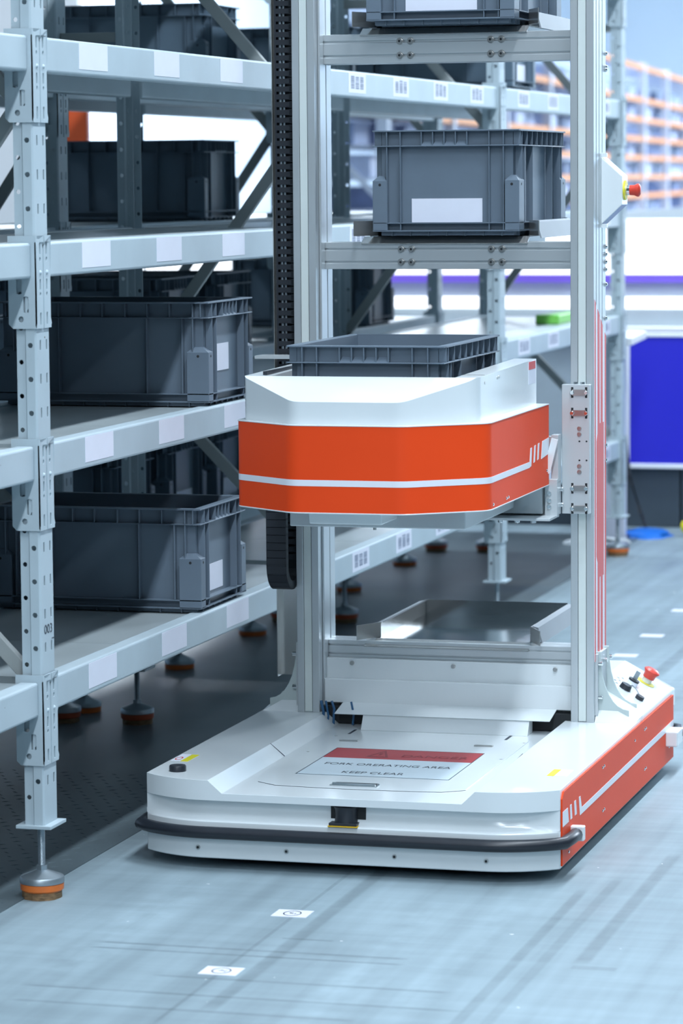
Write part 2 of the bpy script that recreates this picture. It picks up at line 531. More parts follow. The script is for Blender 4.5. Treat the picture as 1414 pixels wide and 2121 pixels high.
# ------------------------------------------------------------------ grey totes
def make_bin(label, group, card=None, detail=True, mname='bin_plastic'):
    """tote 0.4 (x) by 0.6 (y) by 0.28, origin at the base centre; the short side looks to -y"""
    root = empty('storage_tote', (0, 0, 0), label, 'storage tote', group)
    hx, hy, H = 0.2, 0.3, 0.28
    rc = 0.021
    ix, iy = hx - rc, hy - rc
    mb = MB()
    t = 0.004
    # open shell: outer and inner skin with floor
    o0 = [(-ix, -iy), (ix, -iy), (ix, iy), (-ix, iy)]
    i0 = [(-ix + t, -iy + t), (ix - t, -iy + t), (ix - t, iy - t), (-ix + t, iy - t)]
    vs = [(*p, 0.012) for p in o0] + [(*p, H - 0.001) for p in o0] + [(*p, H - 0.001) for p in i0] + [(*p, 0.02) for p in i0]
    fs = [(3, 2, 1, 0)] + [(k, (k + 1) % 4, 4 + (k + 1) % 4, 4 + k) for k in range(4)] + [(4 + k, 4 + (k + 1) % 4, 8 + (k + 1) % 4, 8 + k) for k in range(4)]
    fs += [(8 + k, 8 + (k + 1) % 4, 12 + (k + 1) % 4, 12 + k) for k in range(4)] + [(12, 13, 14, 15)]
    mb.add(vs, fs)
    build(mb, 'shell', mname, root, origin=(0, 0, 0))
    # rim: top flange, ledge below it and ledges near the base, as rings
    def ring(mb, z0, z1, e=0.0):
        for x0, x1, y0, y1 in ((-hx + e, hx - e, -hy + e, -iy), (-hx + e, hx - e, iy, hy - e), (-hx + e, -ix, -iy, iy), (ix, hx - e, -iy, iy)):
            mb.box(x0, x1, y0, y1, z0, z1)
    mb = MB()
    ring(mb, H - 0.004, H)
    ring(mb, 0.2365, 0.2395)
    build(mb, 'rim', mname, root, 0.0008, 1, origin=(0, 0, 0))
    mb = MB()
    ring(mb, 0.033, 0.0358)
    ring(mb, 0.012, 0.0155)
    for x in (-0.15, -0.1, -0.05, 0.0, 0.05, 0.1, 0.15):
        mb.box(x - 0.0015, x + 0.0015, -hy + 0.012, hy - 0.012, 0.0, 0.012)
    for y in (-0.24, -0.18, -0.12, -0.06, 0, 0.06, 0.12, 0.18, 0.24):
        mb.box(-hx + 0.012, hx - 0.012, y - 0.0015, y + 0.0015, 0.0, 0.012)
    mb.box(-ix - 0.002, ix + 0.002, -iy - 0.002, iy + 0.002, 0.001, 0.012)
    build(mb, 'base', mname, root, origin=(0, 0, 0))
    # ribs
    mb = MB()
    w = 0.0013
    for s in (-1, 1):
        ys0, ys1 = (-hy, -iy) if s < 0 else (iy, hy)
        for u in (-0.161, -0.124, -0.066, -0.035, -0.004, 0.027, 0.058, 0.118, 0.157):
            mb.box(u - w, u + w, ys0 + 0.001, ys1 - 0.001, 0.2395, H - 0.004)
        for u in (-0.161, -0.124, 0.118, 0.157):
            mb.box(u - w, u + w, ys0 + 0.001, ys1 - 0.001, 0.0358, 0.2365)
            mb.box(u - w, u + w, ys0 + 0.001, ys1 - 0.001, 0.0155, 0.033)
        xs0, xs1 = (-hx, -ix) if s < 0 else (ix, hx)
        for u in (-0.277, -0.255, -0.19, -0.127, -0.065, 0.0, 0.062, 0.125, 0.19, 0.255, 0.277):
            mb.box(xs0 + 0.001, xs1 - 0.001, u - w, u + w, 0.2395, H - 0.004)
        for u in (-0.255, -0.225, -0.125, 0.125, 0.225, 0.255):
            mb.box(xs0 + 0.001, xs1 - 0.001, u - w, u + w, 0.0358, 0.2365)
        # sloped pockets of the hand grip
        for u in (-0.066, -0.035, -0.004, 0.027):
            y0, y1 = (ys0 + 0.001, ys1 - 0.001)
            yo, yi = (y0, y1) if s < 0 else (y1, y0)
            mb.add([(u, yo, 0.2395), (u + 0.031, yo, 0.2395), (u + 0.026, yi, 0.2535), (u + 0.005, yi, 0.2535)], [(0, 1, 2, 3)])
    setp(build(mb, 'ribs', mname, root, 0.0007, 1, origin=(0, 0, 0)), kind='stuff')
    # corner posts with hole
    if detail:
        for sx in (-1, 1):
            for sy in (-1, 1):
                X = sorted((sx * hx, sx * (hx - 0.039)))
                Y = sorted((sy * hy, sy * (hy - 0.062)))
                mb = MB()
                mb.box(X[0], X[1], Y[0], Y[1], 0.0125, 0.146)
                c = [(X[0], Y[0]), (X[1], Y[0]), (X[1], Y[1]), (X[0], Y[1])]
                q = [(sx * (hx - 0.013), sy * (hy - 0.02)), (sx * (hx - 0.027), sy * (hy - 0.02)), (sx * (hx - 0.027), sy * (hy - 0.046)), (sx * (hx - 0.013), sy * (hy - 0.046))]
                qs = sorted(q)
                xa, xb = qs[0][0], qs[-1][0]
                ya, yb = min(p[1] for p in q), max(p[1] for p in q)
                d = [(xa, ya), (xb, ya), (xb, yb), (xa, yb)]
                mb.add([(*p, 0.146) for p in c] + [(*p, 0.160) for p in d], [(k, (k + 1) % 4, 4 + (k + 1) % 4, 4 + k) for k in range(4)] + [(4, 5, 6, 7)])
                mb.mi = 1
                mb.cyl((sx * (hx - 0.02), sy * (hy + 0.0006), 0.136), (sx * (hx - 0.02), sy * (hy - 0.004), 0.136), 0.0042, 10)
                mb.cyl((sx * (hx + 0.0006), sy * (hy - 0.03), 0.136), (sx * (hx - 0.004), sy * (hy - 0.03), 0.136), 0.0042, 10)
                build(mb, 'corner_post', [mname, 'hole_dark'], root, 0.003, 2, origin=(sx * hx, sy * hy, 0.0125))
    if card:
        u0, u1, z0, z1, off = card[:5]
        mb = MB()
        yc = -iy - off
        mb.box(u0, u1, yc - 0.0012, yc, z0, z1)
        build(mb, 'label_card', ['card_white', 'code_grey'], root, origin=((u0 + u1) / 2, yc, z0))
    return root

def put_bin(src, loc, rot, label, group, skip=()):
    c = copy_tree(src, None, skip)
    c.location = loc
    c.rotation_euler = (0, 0, rot)
    setp(c, label, 'storage tote', group)
    return c

# ------------------------------------------------------------------ shelving racks
RX = -2.70            # aisle face of the grey rack beams
LEVELS = (0.513, 1.058, 1.521, 1.988, 2.50)
POST_Y = (4.70, 7.07, 9.44, 11.81, 14.18)
PB, PT = 0.178, 2.75

def upright_mesh():
    mb = MB()
    pitch = 0.0775
    # plan path, front face at x = 0, y is the width direction
    def strip(p, q, cols, phase, holes):
        (x0, y0), (x1, y1) = p, q
        n = len(cols) - 1
        z = PB
        k = 0
        zs = [PB]
        z = 1.753 - pitch / 2 + phase
        while z - pitch > PB:
            z -= pitch
        while z < PT:
            if z > PB + 0.01:
                zs.append(z)
            z += pitch
        zs.append(PT)
        for c in range(n):
            def M(u, v, x0=x0, y0=y0, x1=x1, y1=y1):
                return (x0 + (x1 - x0) * u, y0 + (y1 - y0) * u, v)
            for a, b in zip(zs[:-1], zs[1:]):
                full = abs((b - a) - pitch) < 1e-4
                h = None
                if full and holes:
                    cu = holes[0][c] if isinstance(holes[0], tuple) else holes[0]
                    h = (cu, (a + b) / 2, holes[1], holes[2], holes[3])
                mb.cell(M, cols[c], cols[c + 1], a, b, h)
    A, B, C, D = (-0.050, -0.036), (-0.029, -0.036), (-0.025, -0.043), (-0.004, -0.043)
    D2, E2 = (0.0, -0.039), (0.0, 0.039)
    strip(A, B, (0, 1), pitch / 2, (0.5, 0.27, 0.0058, 'o'))
    strip(B, C, (0, 1), 0, None)
    strip(C, D, (0, 1), 0, (0.5, 0.30, 0.0063, 'o'))
    strip(D, D2, (0, 1), 0, None)
    strip(D2, E2, (0, 0.55, 1), 0, ((0.30, 0.80), 0.055, 0.012, 's'))
    m = lambda p: (p[0], -p[1])
    strip(m(D), m(D2), (0, 1), 0, None)
    strip(m(C), m(D), (0, 1), 0, (0.5, 0.30, 0.0063, 'o'))
    strip(m(B), m(C), (0, 1), 0, None)
    strip(m(A), m(B), (0, 1), pitch / 2, (0.5, 0.27, 0.0058, 'o'))
    return mb

UP = None
def upright(parent, xf, y, face=1, foot='foot_orange', wedge=False):
    global UP
    if UP is None:
        UP = build(upright_mesh(), 'upright', 'rack_paint', parent, solid=0.0022, origin=(0, 0, PB))
        o = UP
        o.location = Vector((xf, y, PB)) - WORLD[parent.name]
        WORLD[o.name] = Vector((xf, y, PB))
    else:
        o = place(UP, 'upright', parent, (xf, y, PB))
    if face < 0:
        o.rotation_euler = (0, 0, math.pi)
    # sub-parts are placed in upright-local coordinates
    cx = -0.025
    def sub(mb, name, m, bevel=0.0, smooth=False):
        key = 'post_' + name + m
        if key in SHARED:
            c = SHARED[key].copy()
            COL.objects.link(c)
        else:
            me_o = build(mb(), name, m, None, bevel, smooth=smooth, origin=(0, 0, 0))
            SHARED[key] = me_o
            c = me_o
        c.parent = o
        c.location = (0, 0, -PB)
        return c
    sub(lambda: MB().box(-0.068, 0.018, -0.052, 0.052, PB - 0.008, PB), 'base_plate', 'rack_paint', 0.001)
    def rod():
        m = MB()
        pr = []
        z = 0.066
        while z < PB - 0.008:
            pr += [(0.0085, z), (0.0078, z + 0.0015)]
            z += 0.003
        m.lathe(pr, (cx, 0, 0), n=14)
        m.cyl((cx, 0, PB - 0.014), (cx, 0, PB - 0.008), 0.0105, 6)
        return m
    sub(rod, 'threaded_rod', 'zinc', smooth=True)
    sub(lambda: MB().cyl((cx, 0, 0.064), (cx, 0, 0.077), 0.0135, 6), 'lock_nut', 'zinc', 0.0008)
    sub(lambda: MB().lathe([(0.012, 0.066), (0.014, 0.065), (0.050, 0.051), (0.052, 0.048), (0.052, 0.0365), (0.048, 0.0355)], (cx, 0, 0), n=32), 'foot_cup', 'zinc', smooth=True)
    sub(lambda: MB().lathe([(0.049, 0.0365), (0.0512, 0.034), (0.0505, 0.021), (0.046, 0.017)], (cx, 0, 0), n=32), 'foot_ring', foot, smooth=True)
    def pad():
        m = MB()
        pr = []
        n = 22
        vs = []
        rr = random.Random(3)
        for z in (0.0, 0.018):
            for i in range(n):
                t = 2 * math.pi * i / n
                r = 0.046 * (1 + rr.uniform(-0.06, 0.05))
                vs.append((cx + r * math.cos(t), r * math.sin(t), z))
        m.add(vs, [tuple(range(n - 1, -1, -1)), tuple(range(n, 2 * n))] + [(i, (i + 1) % n, n + (i + 1) % n, n + i) for i in range(n)])
        return m
    sub(pad, 'wooden_pad', 'plywood')
    return o
SHARED = {}

def connector_mesh(side):
    """plate hooked on the upright at a beam end; side=-1: beam comes from -y. Local origin: beam top at the post face centre"""
    mb = MB()
    zt, zb = 0.016, -0.195
    y0, y1 = (-0.047, -0.003) if side < 0 else (0.003, 0.047)
    X = 0.0035
    def M(u, v):
        return (X, y0 + (y1 - y0) * u, v)
    fr = [0, .07, .21, .30, .35, .45, .46, .59, .60, .66, .82, .97, 1]
    holes = {1: ('s', .055, .018), 2: ('o', .05, .006), 4: ('o', .0, 0), 6: ('s', .055, .017), 8: ('o', .05, .005), 10: ('s', .055, .017)}
    cu = 0.62 if side < 0 else 0.42
    for k in range(len(fr) - 1):
        a, b = zt - (zt - zb) * fr[k + 1], zt - (zt - zb) * fr[k]
        h = None
        if k in holes and holes[k][1] > 0:
            kd, ru, rv = holes[k]
            ru = 0.11
            h = (cu, (a + b) / 2, ru, min(rv, (b - a) * 0.46), kd)
        mb.cell(M, 0, 1, a, b, h)
    # return flange along the side of the upright
    ys = -0.047 if side < 0 else 0.047
    def S(u, v):
        return (X - 0.068 * u, ys, v)
    mb.cell(S, 0, 1, -0.078, zt)
    mb.cell(S, 0, 1, -0.118, -0.078, (0.62, -0.098, 0.10, 0.019, 's'))
    mb.cell(S, 0, 1, -0.162, -0.118, (0.38, -0.140, 0.10, 0.019, 's'))
    mb.cell(S, 0, 1, -0.185, -0.162, (0.56, -0.1735, 0.10, 0.0075, 'o'))
    mb.add([S(0, -0.185), S(1, -0.185), S(0.85, zb), S(0, zb)], [(0, 1, 2, 3)])
    # rivet bump
    mb.cyl((X, y0 + (y1 - y0) * cu, -0.068), (X + 0.004, y0 + (y1 - y0) * cu, -0.068), 0.0055, 8, 0.003)
    return mb
CONN = {}
def connector(parent, xf, y, z, side):
    if side not in CONN:
        o = build(connector_mesh(side), 'beam_connector', 'rack_paint', None, solid=0.003, origin=(0, 0, 0))
        CONN[side] = o
        c = o
        c.parent = parent
        c.location = Vector((xf, y, z)) - WORLD[parent.name]
    else:
        c = place(CONN[side], 'beam_connector', parent, (xf, y, z))
    return c

def sticker_mb(y0, y1, z0, z1, x, codes):
    mb = MB()
    mb.box(x - 0.0002, x + 0.0006, y0, y1, z0, z1)
    if codes:
        mb.mi = 1
        w = (y1 - y0)
        rr = random.Random(int(y0 * 100))
        for k in range(3):
            ya = y0 + w * (0.13 + 0.265 * k)
            yb = ya + w * 0.20
            z = z0 + 0.012
            while z < z1 - 0.012:
                h = rr.choice((0.0015, 0.003, 0.0045))
                mb.add([(x + 0.0009, ya, z), (x + 0.0009, yb, z), (x + 0.0009, yb, z + h), (x + 0.0009, ya, z + h)], [(0, 1, 2, 3)])
                z += h + rr.choice((0.0012, 0.0018))
    return mb

def beam(parent, x1, y0, y1, ztop, depth=0.045, h=0.08, face=1):
    x0 = x1 - depth * face
    mb = MB()
    xa, xb = min(x0, x1), max(x0, x1)
    mb.box(xa, xb, y0, y1, ztop - h, ztop)
    return build(mb, 'beam', 'rack_paint', parent, 0.006, 3)

rack = empty('shelving_rack', (-3.0, 7.07, 0.0), 'pale grey steel shelving rack with punched uprights beside the orange robot', 'shelving rack')
# uprights: aisle line and wall-side line
for y in POST_Y[1:]:
    upright(rack, -2.687, y, 1)
for y in POST_Y[1:]:
    upright(rack, -3.325, y, -1, foot='foot_red')
# beams with stickers
for bi in range(4):
    y0, y1 = POST_Y[bi] + 0.049, POST_Y[bi + 1] - 0.049
    for z in LEVELS:
        b = beam(rack, -2.694, y0, y1, z)
        if bi > 0:
            beam(rack, -3.318, y0, y1, z, face=-1)
        codes = bi != 1
        if bi == 0:
            spots = [y1 - 0.46, ] if z == LEVELS[0] else [y1 - 0.42]
        elif bi == 1:
            spots = [7.358, 7.905, 8.452, 8.999]
        else:
            s0 = 9.735 if bi == 2 else 12.105
            spots = [s0 + 0.535 * k for k in range(4)]
        for s in spots:
            build(sticker_mb(s, s + 0.2, z - 0.066, z - 0.005, -2.694, codes), 'sticker', ['card_white', 'code_grey'], b)
        connector(rack, -2.6865, POST_Y[bi + 1], z, -1)
        if bi > 0:
            connector(rack, -2.6865, POST_Y[bi], z, 1)
            if bi == 3:
                connector(rack, -2.6865, POST_Y[bi + 1], z, 1)
# shelf sheets: four per bay and level, each a folded pan
def shelf_mb(x0, x1, y0, y1, z):
    mb = MB()
    mb.box(x0, x1, y0, y1, z - 0.0022, z)
    mb.box(x0, x1, y0, y0 + 0.002, z - 0.028, z - 0.0022)
    mb.box(x0, x1, y1 - 0.002, y1, z - 0.028, z - 0.0022)
    for k in (1, 2):
        yc = y0 + (y1 - y0) * k / 3
        mb.box(x0 + 0.03, x1 - 0.03, yc - 0.012, yc + 0.012, z - 0.018, z - 0.0022)
    return mb
for bi in range(4):
    y0, y1 = POST_Y[bi] + 0.05, POST_Y[bi + 1] - 0.05
    n = 4
    for z in LEVELS:
        for k in range(n):
            a = y0 + (y1 - y0) * k / n + 0.0012
            c = y0 + (y1 - y0) * (k + 1) / n - 0.0012
            build(shelf_mb(-3.272, -2.740, a, c, z - 0.004), 'shelf_sheet', 'shelf_sheet', rack)
# frame bracing at every upright pair
for y in POST_Y[1:]:
    for (xa, za), (xb, zb) in (((-2.735, 1.835), (-3.285, 2.46)), ((-2.735, 1.835), (-3.285, 1.085)), ((-3.285, 1.085), (-2.735, 0.52))):
        build(MB().bar((xa, y, za), (xb, y, zb), 0.034, 0.022), 'brace', 'brace_paint', rack, 0.002)
    for z in (0.42, 2.30):
        build(MB().box(-3.285, -2.735, y - 0.012, y + 0.012, z - 0.017, z + 0.017), 'cross_tie', 'brace_paint', rack, 0.002)
# bay number painted on the nearest upright
build(text_mb('003', 0.030, lambda u, v: (-2.6862, 7.072 + u, 0.631 + v), xs=1.2), 'bay_number', 'sign_ink', rack)
setp(build(MB().add([(-2.6862, 7.092, 0.606), (-2.6862, 7.108, 0.606), (-2.6862, 7.108, 0.608), (-2.6862, 7.092, 0.608)], [(0, 1, 2, 3)]), 'bay_line', 'sign_ink', rack))

XB, DB = -3.505, 0.62
BY = (4.70, 7.05, 9.42, 11.79, 14.16)
rb = empty('shelving_rack', (XB - DB / 2, 7.05, 0), 'shadowed grey shelving rack standing back to back behind the aisle rack', 'shelving rack')
for y in BY[1:]:
    upright(rb, XB, y, 1, foot='foot_red')
    upright(rb, XB - DB, y, -1, foot='foot_red')
    for (xa, za), (xb, zb) in (((XB - 0.05, 1.835), (XB - DB + 0.05, 2.46)), ((XB - 0.05, 1.835), (XB - DB + 0.05, 1.085)), ((XB - DB + 0.05, 1.085), (XB - 0.05, 0.52))):
        build(MB().bar((xa, y, za), (xb, y, zb), 0.034, 0.022), 'brace', 'brace_paint', rb, 0.002)
    build(MB().box(-3.503, -3.327, y - 0.015, y + 0.015, 2.075, 2.103), 'row_spacer', 'brace_paint', rb, 0.002)
for a, c in zip(BY[:-1], BY[1:]):
    for z in LEVELS:
        beam(rb, XB - 0.007, a + 0.049, c - 0.049, z)
        beam(rb, XB - DB + 0.007, a + 0.049, c - 0.049, z, face=-1)
        for k in range(4):
            ya, yb = a + 0.05 + (c - a - 0.1) * k / 4, a + 0.05 + (c - a - 0.1) * (k + 1) / 4
            build(shelf_mb(XB - DB + 0.05, XB - 0.05, ya + 0.0012, yb - 0.0012, z - 0.004), 'shelf_sheet', 'shelf_sheet', rb)
for y in BY[1:]:
    for z in LEVELS:
        connector(rb, XB, y, z, -1)
        connector(rb, XB, y, z, 1)
# extra levelling feet under the lowest beam
for y in (9.617, 10.554, 11.40, 12.72, 13.62):
    m_ = MB().cyl((XB - 0.03, y, 0.05), (XB - 0.03, y, LEVELS[0] - 0.08), 0.0085, 12)
    sf = build(m_, 'support_foot', 'zinc', rb, smooth=True)
    build(MB().lathe([(0.012, 0.053), (0.014, 0.050), (0.050, 0.034), (0.052, 0.031), (0.052, 0.021), (0.048, 0.020)], (XB - 0.03, y, 0), n=28), 'foot_cup', 'zinc', sf, smooth=True)
    build(MB().lathe([(0.049, 0.021), (0.051, 0.019), (0.050, 0.004), (0.045, 0.003)], (XB - 0.03, y, 0), n=28), 'foot_ring', 'foot_orange', sf, smooth=True)

# ------------------------------------------------------------------ totes: masters first
R90 = math.pi / 2
t_mid = make_bin('mid grey tote with a large white card on the robot middle tray', 'totes on the robot', card=(-0.097, 0.096, 0.036, 0.099, 0.001))
t_mid.location = (-2.093, 8.818, 1.507)
# small barcode tag on its long side
o = build(MB().box(-0.0, 0.0012, -0.012, 0.012, 0.0, 0.036), 'barcode_tag', 'card_white', None, origin=(0, 0, 0))
o.parent = t_mid
o.location = (0.1795, -0.19, 0.125)
t_plain = put_bin(t_mid, (-2.107, 8.045, 0.974), 0, 'open grey tote held inside the white and orange lift unit', 'totes on the robot', skip=('label_card', 'barcode_tag'))
put_bin(t_mid, (-2.093, 8.765, 2.062), 0, 'topmost grey tote on the robot, its white card cut by the picture edge', 'totes on the robot', skip=('barcode_tag',))
# totes on the rack: short side with card faces the aisle
def rack_card(root, y0, y1, z0, z1):
    pass
t_r3 = make_bin('grey tote with a pale card on the third shelf up, left of the lift unit', 'totes on the near rack', card=(-0.118, 0.035, 0.090, 0.163, 0.001))
t_r3.location = (-3.002, 8.545, 1.056)
t_r3.rotation_euler = (0, 0, R90)
t_r3['label'] = 'grey tote with a pale card on the shelf left of the white lift cover'
t_r4 = make_bin('grey tote with a low white card on the lowest shelf, left of the lift unit', 'totes on the near rack', card=(-0.105, 0.047, 0.046, 0.118, 0.001))
t_r4.location = (-3.002, 8.458, 0.511)
t_r4.rotation_euler = (0, 0, R90)

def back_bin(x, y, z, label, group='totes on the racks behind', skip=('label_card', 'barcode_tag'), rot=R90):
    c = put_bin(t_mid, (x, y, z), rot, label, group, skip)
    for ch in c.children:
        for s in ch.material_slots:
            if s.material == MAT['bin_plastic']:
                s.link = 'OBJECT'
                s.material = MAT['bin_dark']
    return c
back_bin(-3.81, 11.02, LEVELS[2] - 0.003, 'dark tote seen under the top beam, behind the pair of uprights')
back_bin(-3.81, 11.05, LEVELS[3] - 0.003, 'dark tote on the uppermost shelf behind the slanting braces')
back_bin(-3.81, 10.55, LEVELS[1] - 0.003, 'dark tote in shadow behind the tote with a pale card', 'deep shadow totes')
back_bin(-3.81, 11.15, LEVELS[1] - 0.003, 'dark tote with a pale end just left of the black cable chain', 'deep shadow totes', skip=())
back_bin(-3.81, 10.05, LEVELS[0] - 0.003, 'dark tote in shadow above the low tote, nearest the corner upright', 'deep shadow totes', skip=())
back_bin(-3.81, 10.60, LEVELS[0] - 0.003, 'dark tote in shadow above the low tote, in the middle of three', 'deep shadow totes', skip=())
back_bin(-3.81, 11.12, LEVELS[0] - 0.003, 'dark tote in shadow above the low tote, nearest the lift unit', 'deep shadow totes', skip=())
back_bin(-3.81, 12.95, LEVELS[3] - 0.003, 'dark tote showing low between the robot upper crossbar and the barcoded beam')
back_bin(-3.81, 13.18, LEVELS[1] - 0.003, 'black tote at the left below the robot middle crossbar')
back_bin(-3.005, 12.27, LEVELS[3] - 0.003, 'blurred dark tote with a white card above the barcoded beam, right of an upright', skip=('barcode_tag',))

# ------------------------------------------------------------------ the robot
XC = -2.0915
XL, XR = -2.607, -1.576
YF, YB = 7.452, 9.085
robot = empty('warehouse_robot', (XC, 8.2, 0.0), 'tall white and orange warehouse robot with aluminium masts, trays and a lift unit', 'robot')

def front_arc(n=9, inset=0.0):
    """half outline of the nose from the side to the flat front: (distance from side, distance from front)"""
    r, cx = 0.262, 0.176
    pts = []
    for i in range(n + 1):
        s = cx * i / n
        pts.append((s, r - math.sqrt(max(r * r - (cx - s) ** 2, 0))))
    return pts

def outline(inset=0.0, yb=YB, nose=0.0):
    a = front_arc()
    L = [(XL + inset + s * (1 - inset), YF + inset + d + nose) for s, d in a]
    Rr = [(XR - inset - s * (1 - inset), YF + inset + d + nose) for s, d in reversed(a)]
    # tail corners rounded a little
    t = [(XR - inset, yb - 0.03), (XR - inset - 0.03, yb), (XL + inset + 0.03, yb), (XL + inset, yb - 0.03)]
    return L + Rr + t

# lower body
build(MB().prism(outline(), 'z', 0.028, 0.120), 'skirt', 'white_paint', robot, 0.003, 2, smooth=True)
def recess_poly(dep):
    a = front_arc(12)
    k = lambda s: dep * min(1.0, s / 0.10) ** 0.7
    L = [(XL + 0.0005 + s, YF + d + k(s)) for s, d in a]
    R = [(XR - 0.0005 - s, YF + d + k(s)) for s, d in reversed(a)]
    return L + R + [(XR - 0.0005, 8.6), (XL + 0.0005, 8.6)]
mb = MB()
RP = [(z, recess_poly(d)) for z, d in ((0.1195, 0.004), (0.1215, 0.010), (0.127, 0.022), (0.134, 0.028), (0.150, 0.030), (0.1705, 0.030))]
n = len(RP[0][1])
mb.add([(x, y, z) for z, P in RP for x, y in P], [(k * n + i, k * n + (i + 1) % n, (k + 1) * n + (i + 1) % n, (k + 1) * n + i) for k in range(len(RP) - 1) for i in range(n)])
build(mb, 'recess_band', 'white_paint', robot, smooth=True, ang=50)
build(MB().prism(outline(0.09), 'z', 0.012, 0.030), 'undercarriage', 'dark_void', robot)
for x in (XC - 0.34, XC + 0.34):
    for y in (7.72, 8.85):
        build(MB().cyl((x - 0.02, y, 0.030), (x + 0.02, y, 0.030), 0.030, 20), 'wheel', 'black_rubber', robot)
# deck cover with the sunken middle
def deck():
    mb = MB()
    zt, zg, zb = 0.219, 0.188, 0.1695
    gx = (-2.429, -2.393, -1.799, -1.767)
    yg = 8.43
    arc = front_arc(9)
    stations = [(YF + d, s) for s, d in reversed(arc)] + [(yg, 0.0), (8.56, 0.0)]
    rows = []
    for k, (y, s) in enumerate(stations):
        xl, xr = XL + s, XR - s
        zz = zg
        rows.append([(xl, y, zb), (xl, y, zt), (gx[0], y, zt), (gx[1], y, zz), (gx[2], y, zz), (gx[3], y, zt), (xr, y, zt), (xr, y, zb)])
    vs = [p for r in rows for p in r]
    fs = []
    for k in range(len(rows) - 1):
        for j in range(7):
            fs.append((k * 8 + j, k * 8 + j + 1, (k + 1) * 8 + j + 1, (k + 1) * 8 + j))
        fs.append((k * 8 + 7, k * 8, (k + 1) * 8, (k + 1) * 8 + 7))
    fs.append(tuple(range(8)))
    e = (len(rows) - 1) * 8
    fs.append(tuple(range(e + 7, e - 1, -1)))
    mb.add(vs, fs)
    return mb
build(deck(), 'deck_cover', 'white_paint', robot, 0.004, 3, smooth=True)
# panel joints on the sloped groove wall and on the deck
for sgn, xa, xb in ((-1, -2.430, -2.392), (1, -1.768, -1.800)):
    build(MB().bar((xa, 7.98, 0.2195), (xb, 7.98, 0.1885), 0.003, 0.0012, up=(0.6, 0, 0.8) if sgn < 0 else (-0.6, 0, 0.8)), 'joint_line', 'sign_ink', robot)
# raised tail cover behind the masts
def tail():
    mb = MB()
    def row(y, k):
        h = lambda z: 0.2195 + (z - 0.2195) * k
        return [(XL + 0.001, y, 0.170), (XL + 0.001, y, h(0.226)), (-2.470, y, h(0.302)), (-1.712, y, h(0.302)), (XR - 0.001, y, h(0.226)), (XR - 0.001, y, 0.170)]
    rows = [row(8.60, 1.0), row(YB - 0.02, 1.0), row(YB + 0.02, 0.55)]
    vs = [p for r in rows for p in r]
    fs = []
    for k in range(len(rows) - 1):
        for j in range(6):
            fs.append((k * 6 + j, k * 6 + (j + 1) % 6, (k + 1) * 6 + (j + 1) % 6, (k + 1) * 6 + j))
    fs += [tuple(range(6)), tuple(range(len(rows) * 6 - 1, (len(rows) - 1) * 6 - 1, -1))]
    mb.add(vs, fs)
    return mb
# sloping shoulders outside the masts that lead up to the equipment cover
for xa, xi in ((XR - 0.001, -1.686), (XL + 0.001, -2.506)):
    zi = 0.226 + abs(xa - xi) / 0.136 * 0.076
    vs = []
    for y, k in ((8.487, 0.0), (8.545, 0.9), (8.60, 1.0)):
        h = lambda z: 0.2195 + (z - 0.2195) * k
        vs += [(xa, y, 0.205), (xa, y, h(0.226)), (xi, y, h(zi)), (xi, y, 0.205)]
    fs = [(0, 1, 2, 3), (11, 10, 9, 8)]
    for k in range(2):
        for j in range(4):
            fs.append((k * 4 + j, k * 4 + (j + 1) % 4, (k + 1) * 4 + (j + 1) % 4, (k + 1) * 4 + j))
    build(MB().add(vs, fs), 'shoulder_cover', 'white_paint', robot, 0.002, 2)
build(tail(), 'equipment_cover', 'white_paint', robot, 0.006, 3)
bx('inner_housing', 'white_paint', robot, XL + 0.004, XR - 0.004, 8.50, YB - 0.01, 0.118, 0.172)
# orange side panels with white graphics
def side_panel(x, sgn):
    ys = 7.526 if sgn > 0 else 7.60
    a = [(ys, 0.034), (9.052, 0.034), (9.052, 0.211), (ys + 0.019, 0.211), (ys, 0.196)]
    mb = MB().prism(a, 'x', x, x + 0.004 * sgn)
    p = build(mb, 'body_panel', 'orange_film', robot, 0.0012)
    xx0, xx1 = x + 0.004 * sgn, x + 0.0046 * sgn
    def gr(poly):
        build(MB().prism(poly, 'x', xx0, xx1), 'graphic_stripe', 'stripe_white', p)
    if sgn < 0:
        return
    gr([(7.529, 0.128), (7.600, 0.128), (7.588, 0.164), (7.529, 0.164)])
    gr([(7.620, 0.129), (7.640, 0.129), (7.632, 0.165), (7.614, 0.165)])
    gr([(7.672, 0.129), (7.694, 0.129), (7.684, 0.165), (7.664, 0.165)])
    gr([(7.733, 0.118), (9.050, 0.124), (9.050, 0.141), (7.755, 0.134), (7.738, 0.165), (7.720, 0.165)])
    for y, z in ((7.60, 0.055), (8.02, 0.185), (8.04, 0.186), (8.02, 0.075), (8.04, 0.076), (8.60, 0.186), (8.62, 0.187), (8.60, 0.078), (8.62, 0.079), (8.46, 0.18), (8.98, 0.075)):
        build(MB().cyl((xx0 - 0.001 * sgn, y, z), (xx0 + 0.002 * sgn, y, z), 0.0042, 10, 0.003), 'rivet', 'chrome', p)
side_panel(XR, 1)
side_panel(XL, -1)
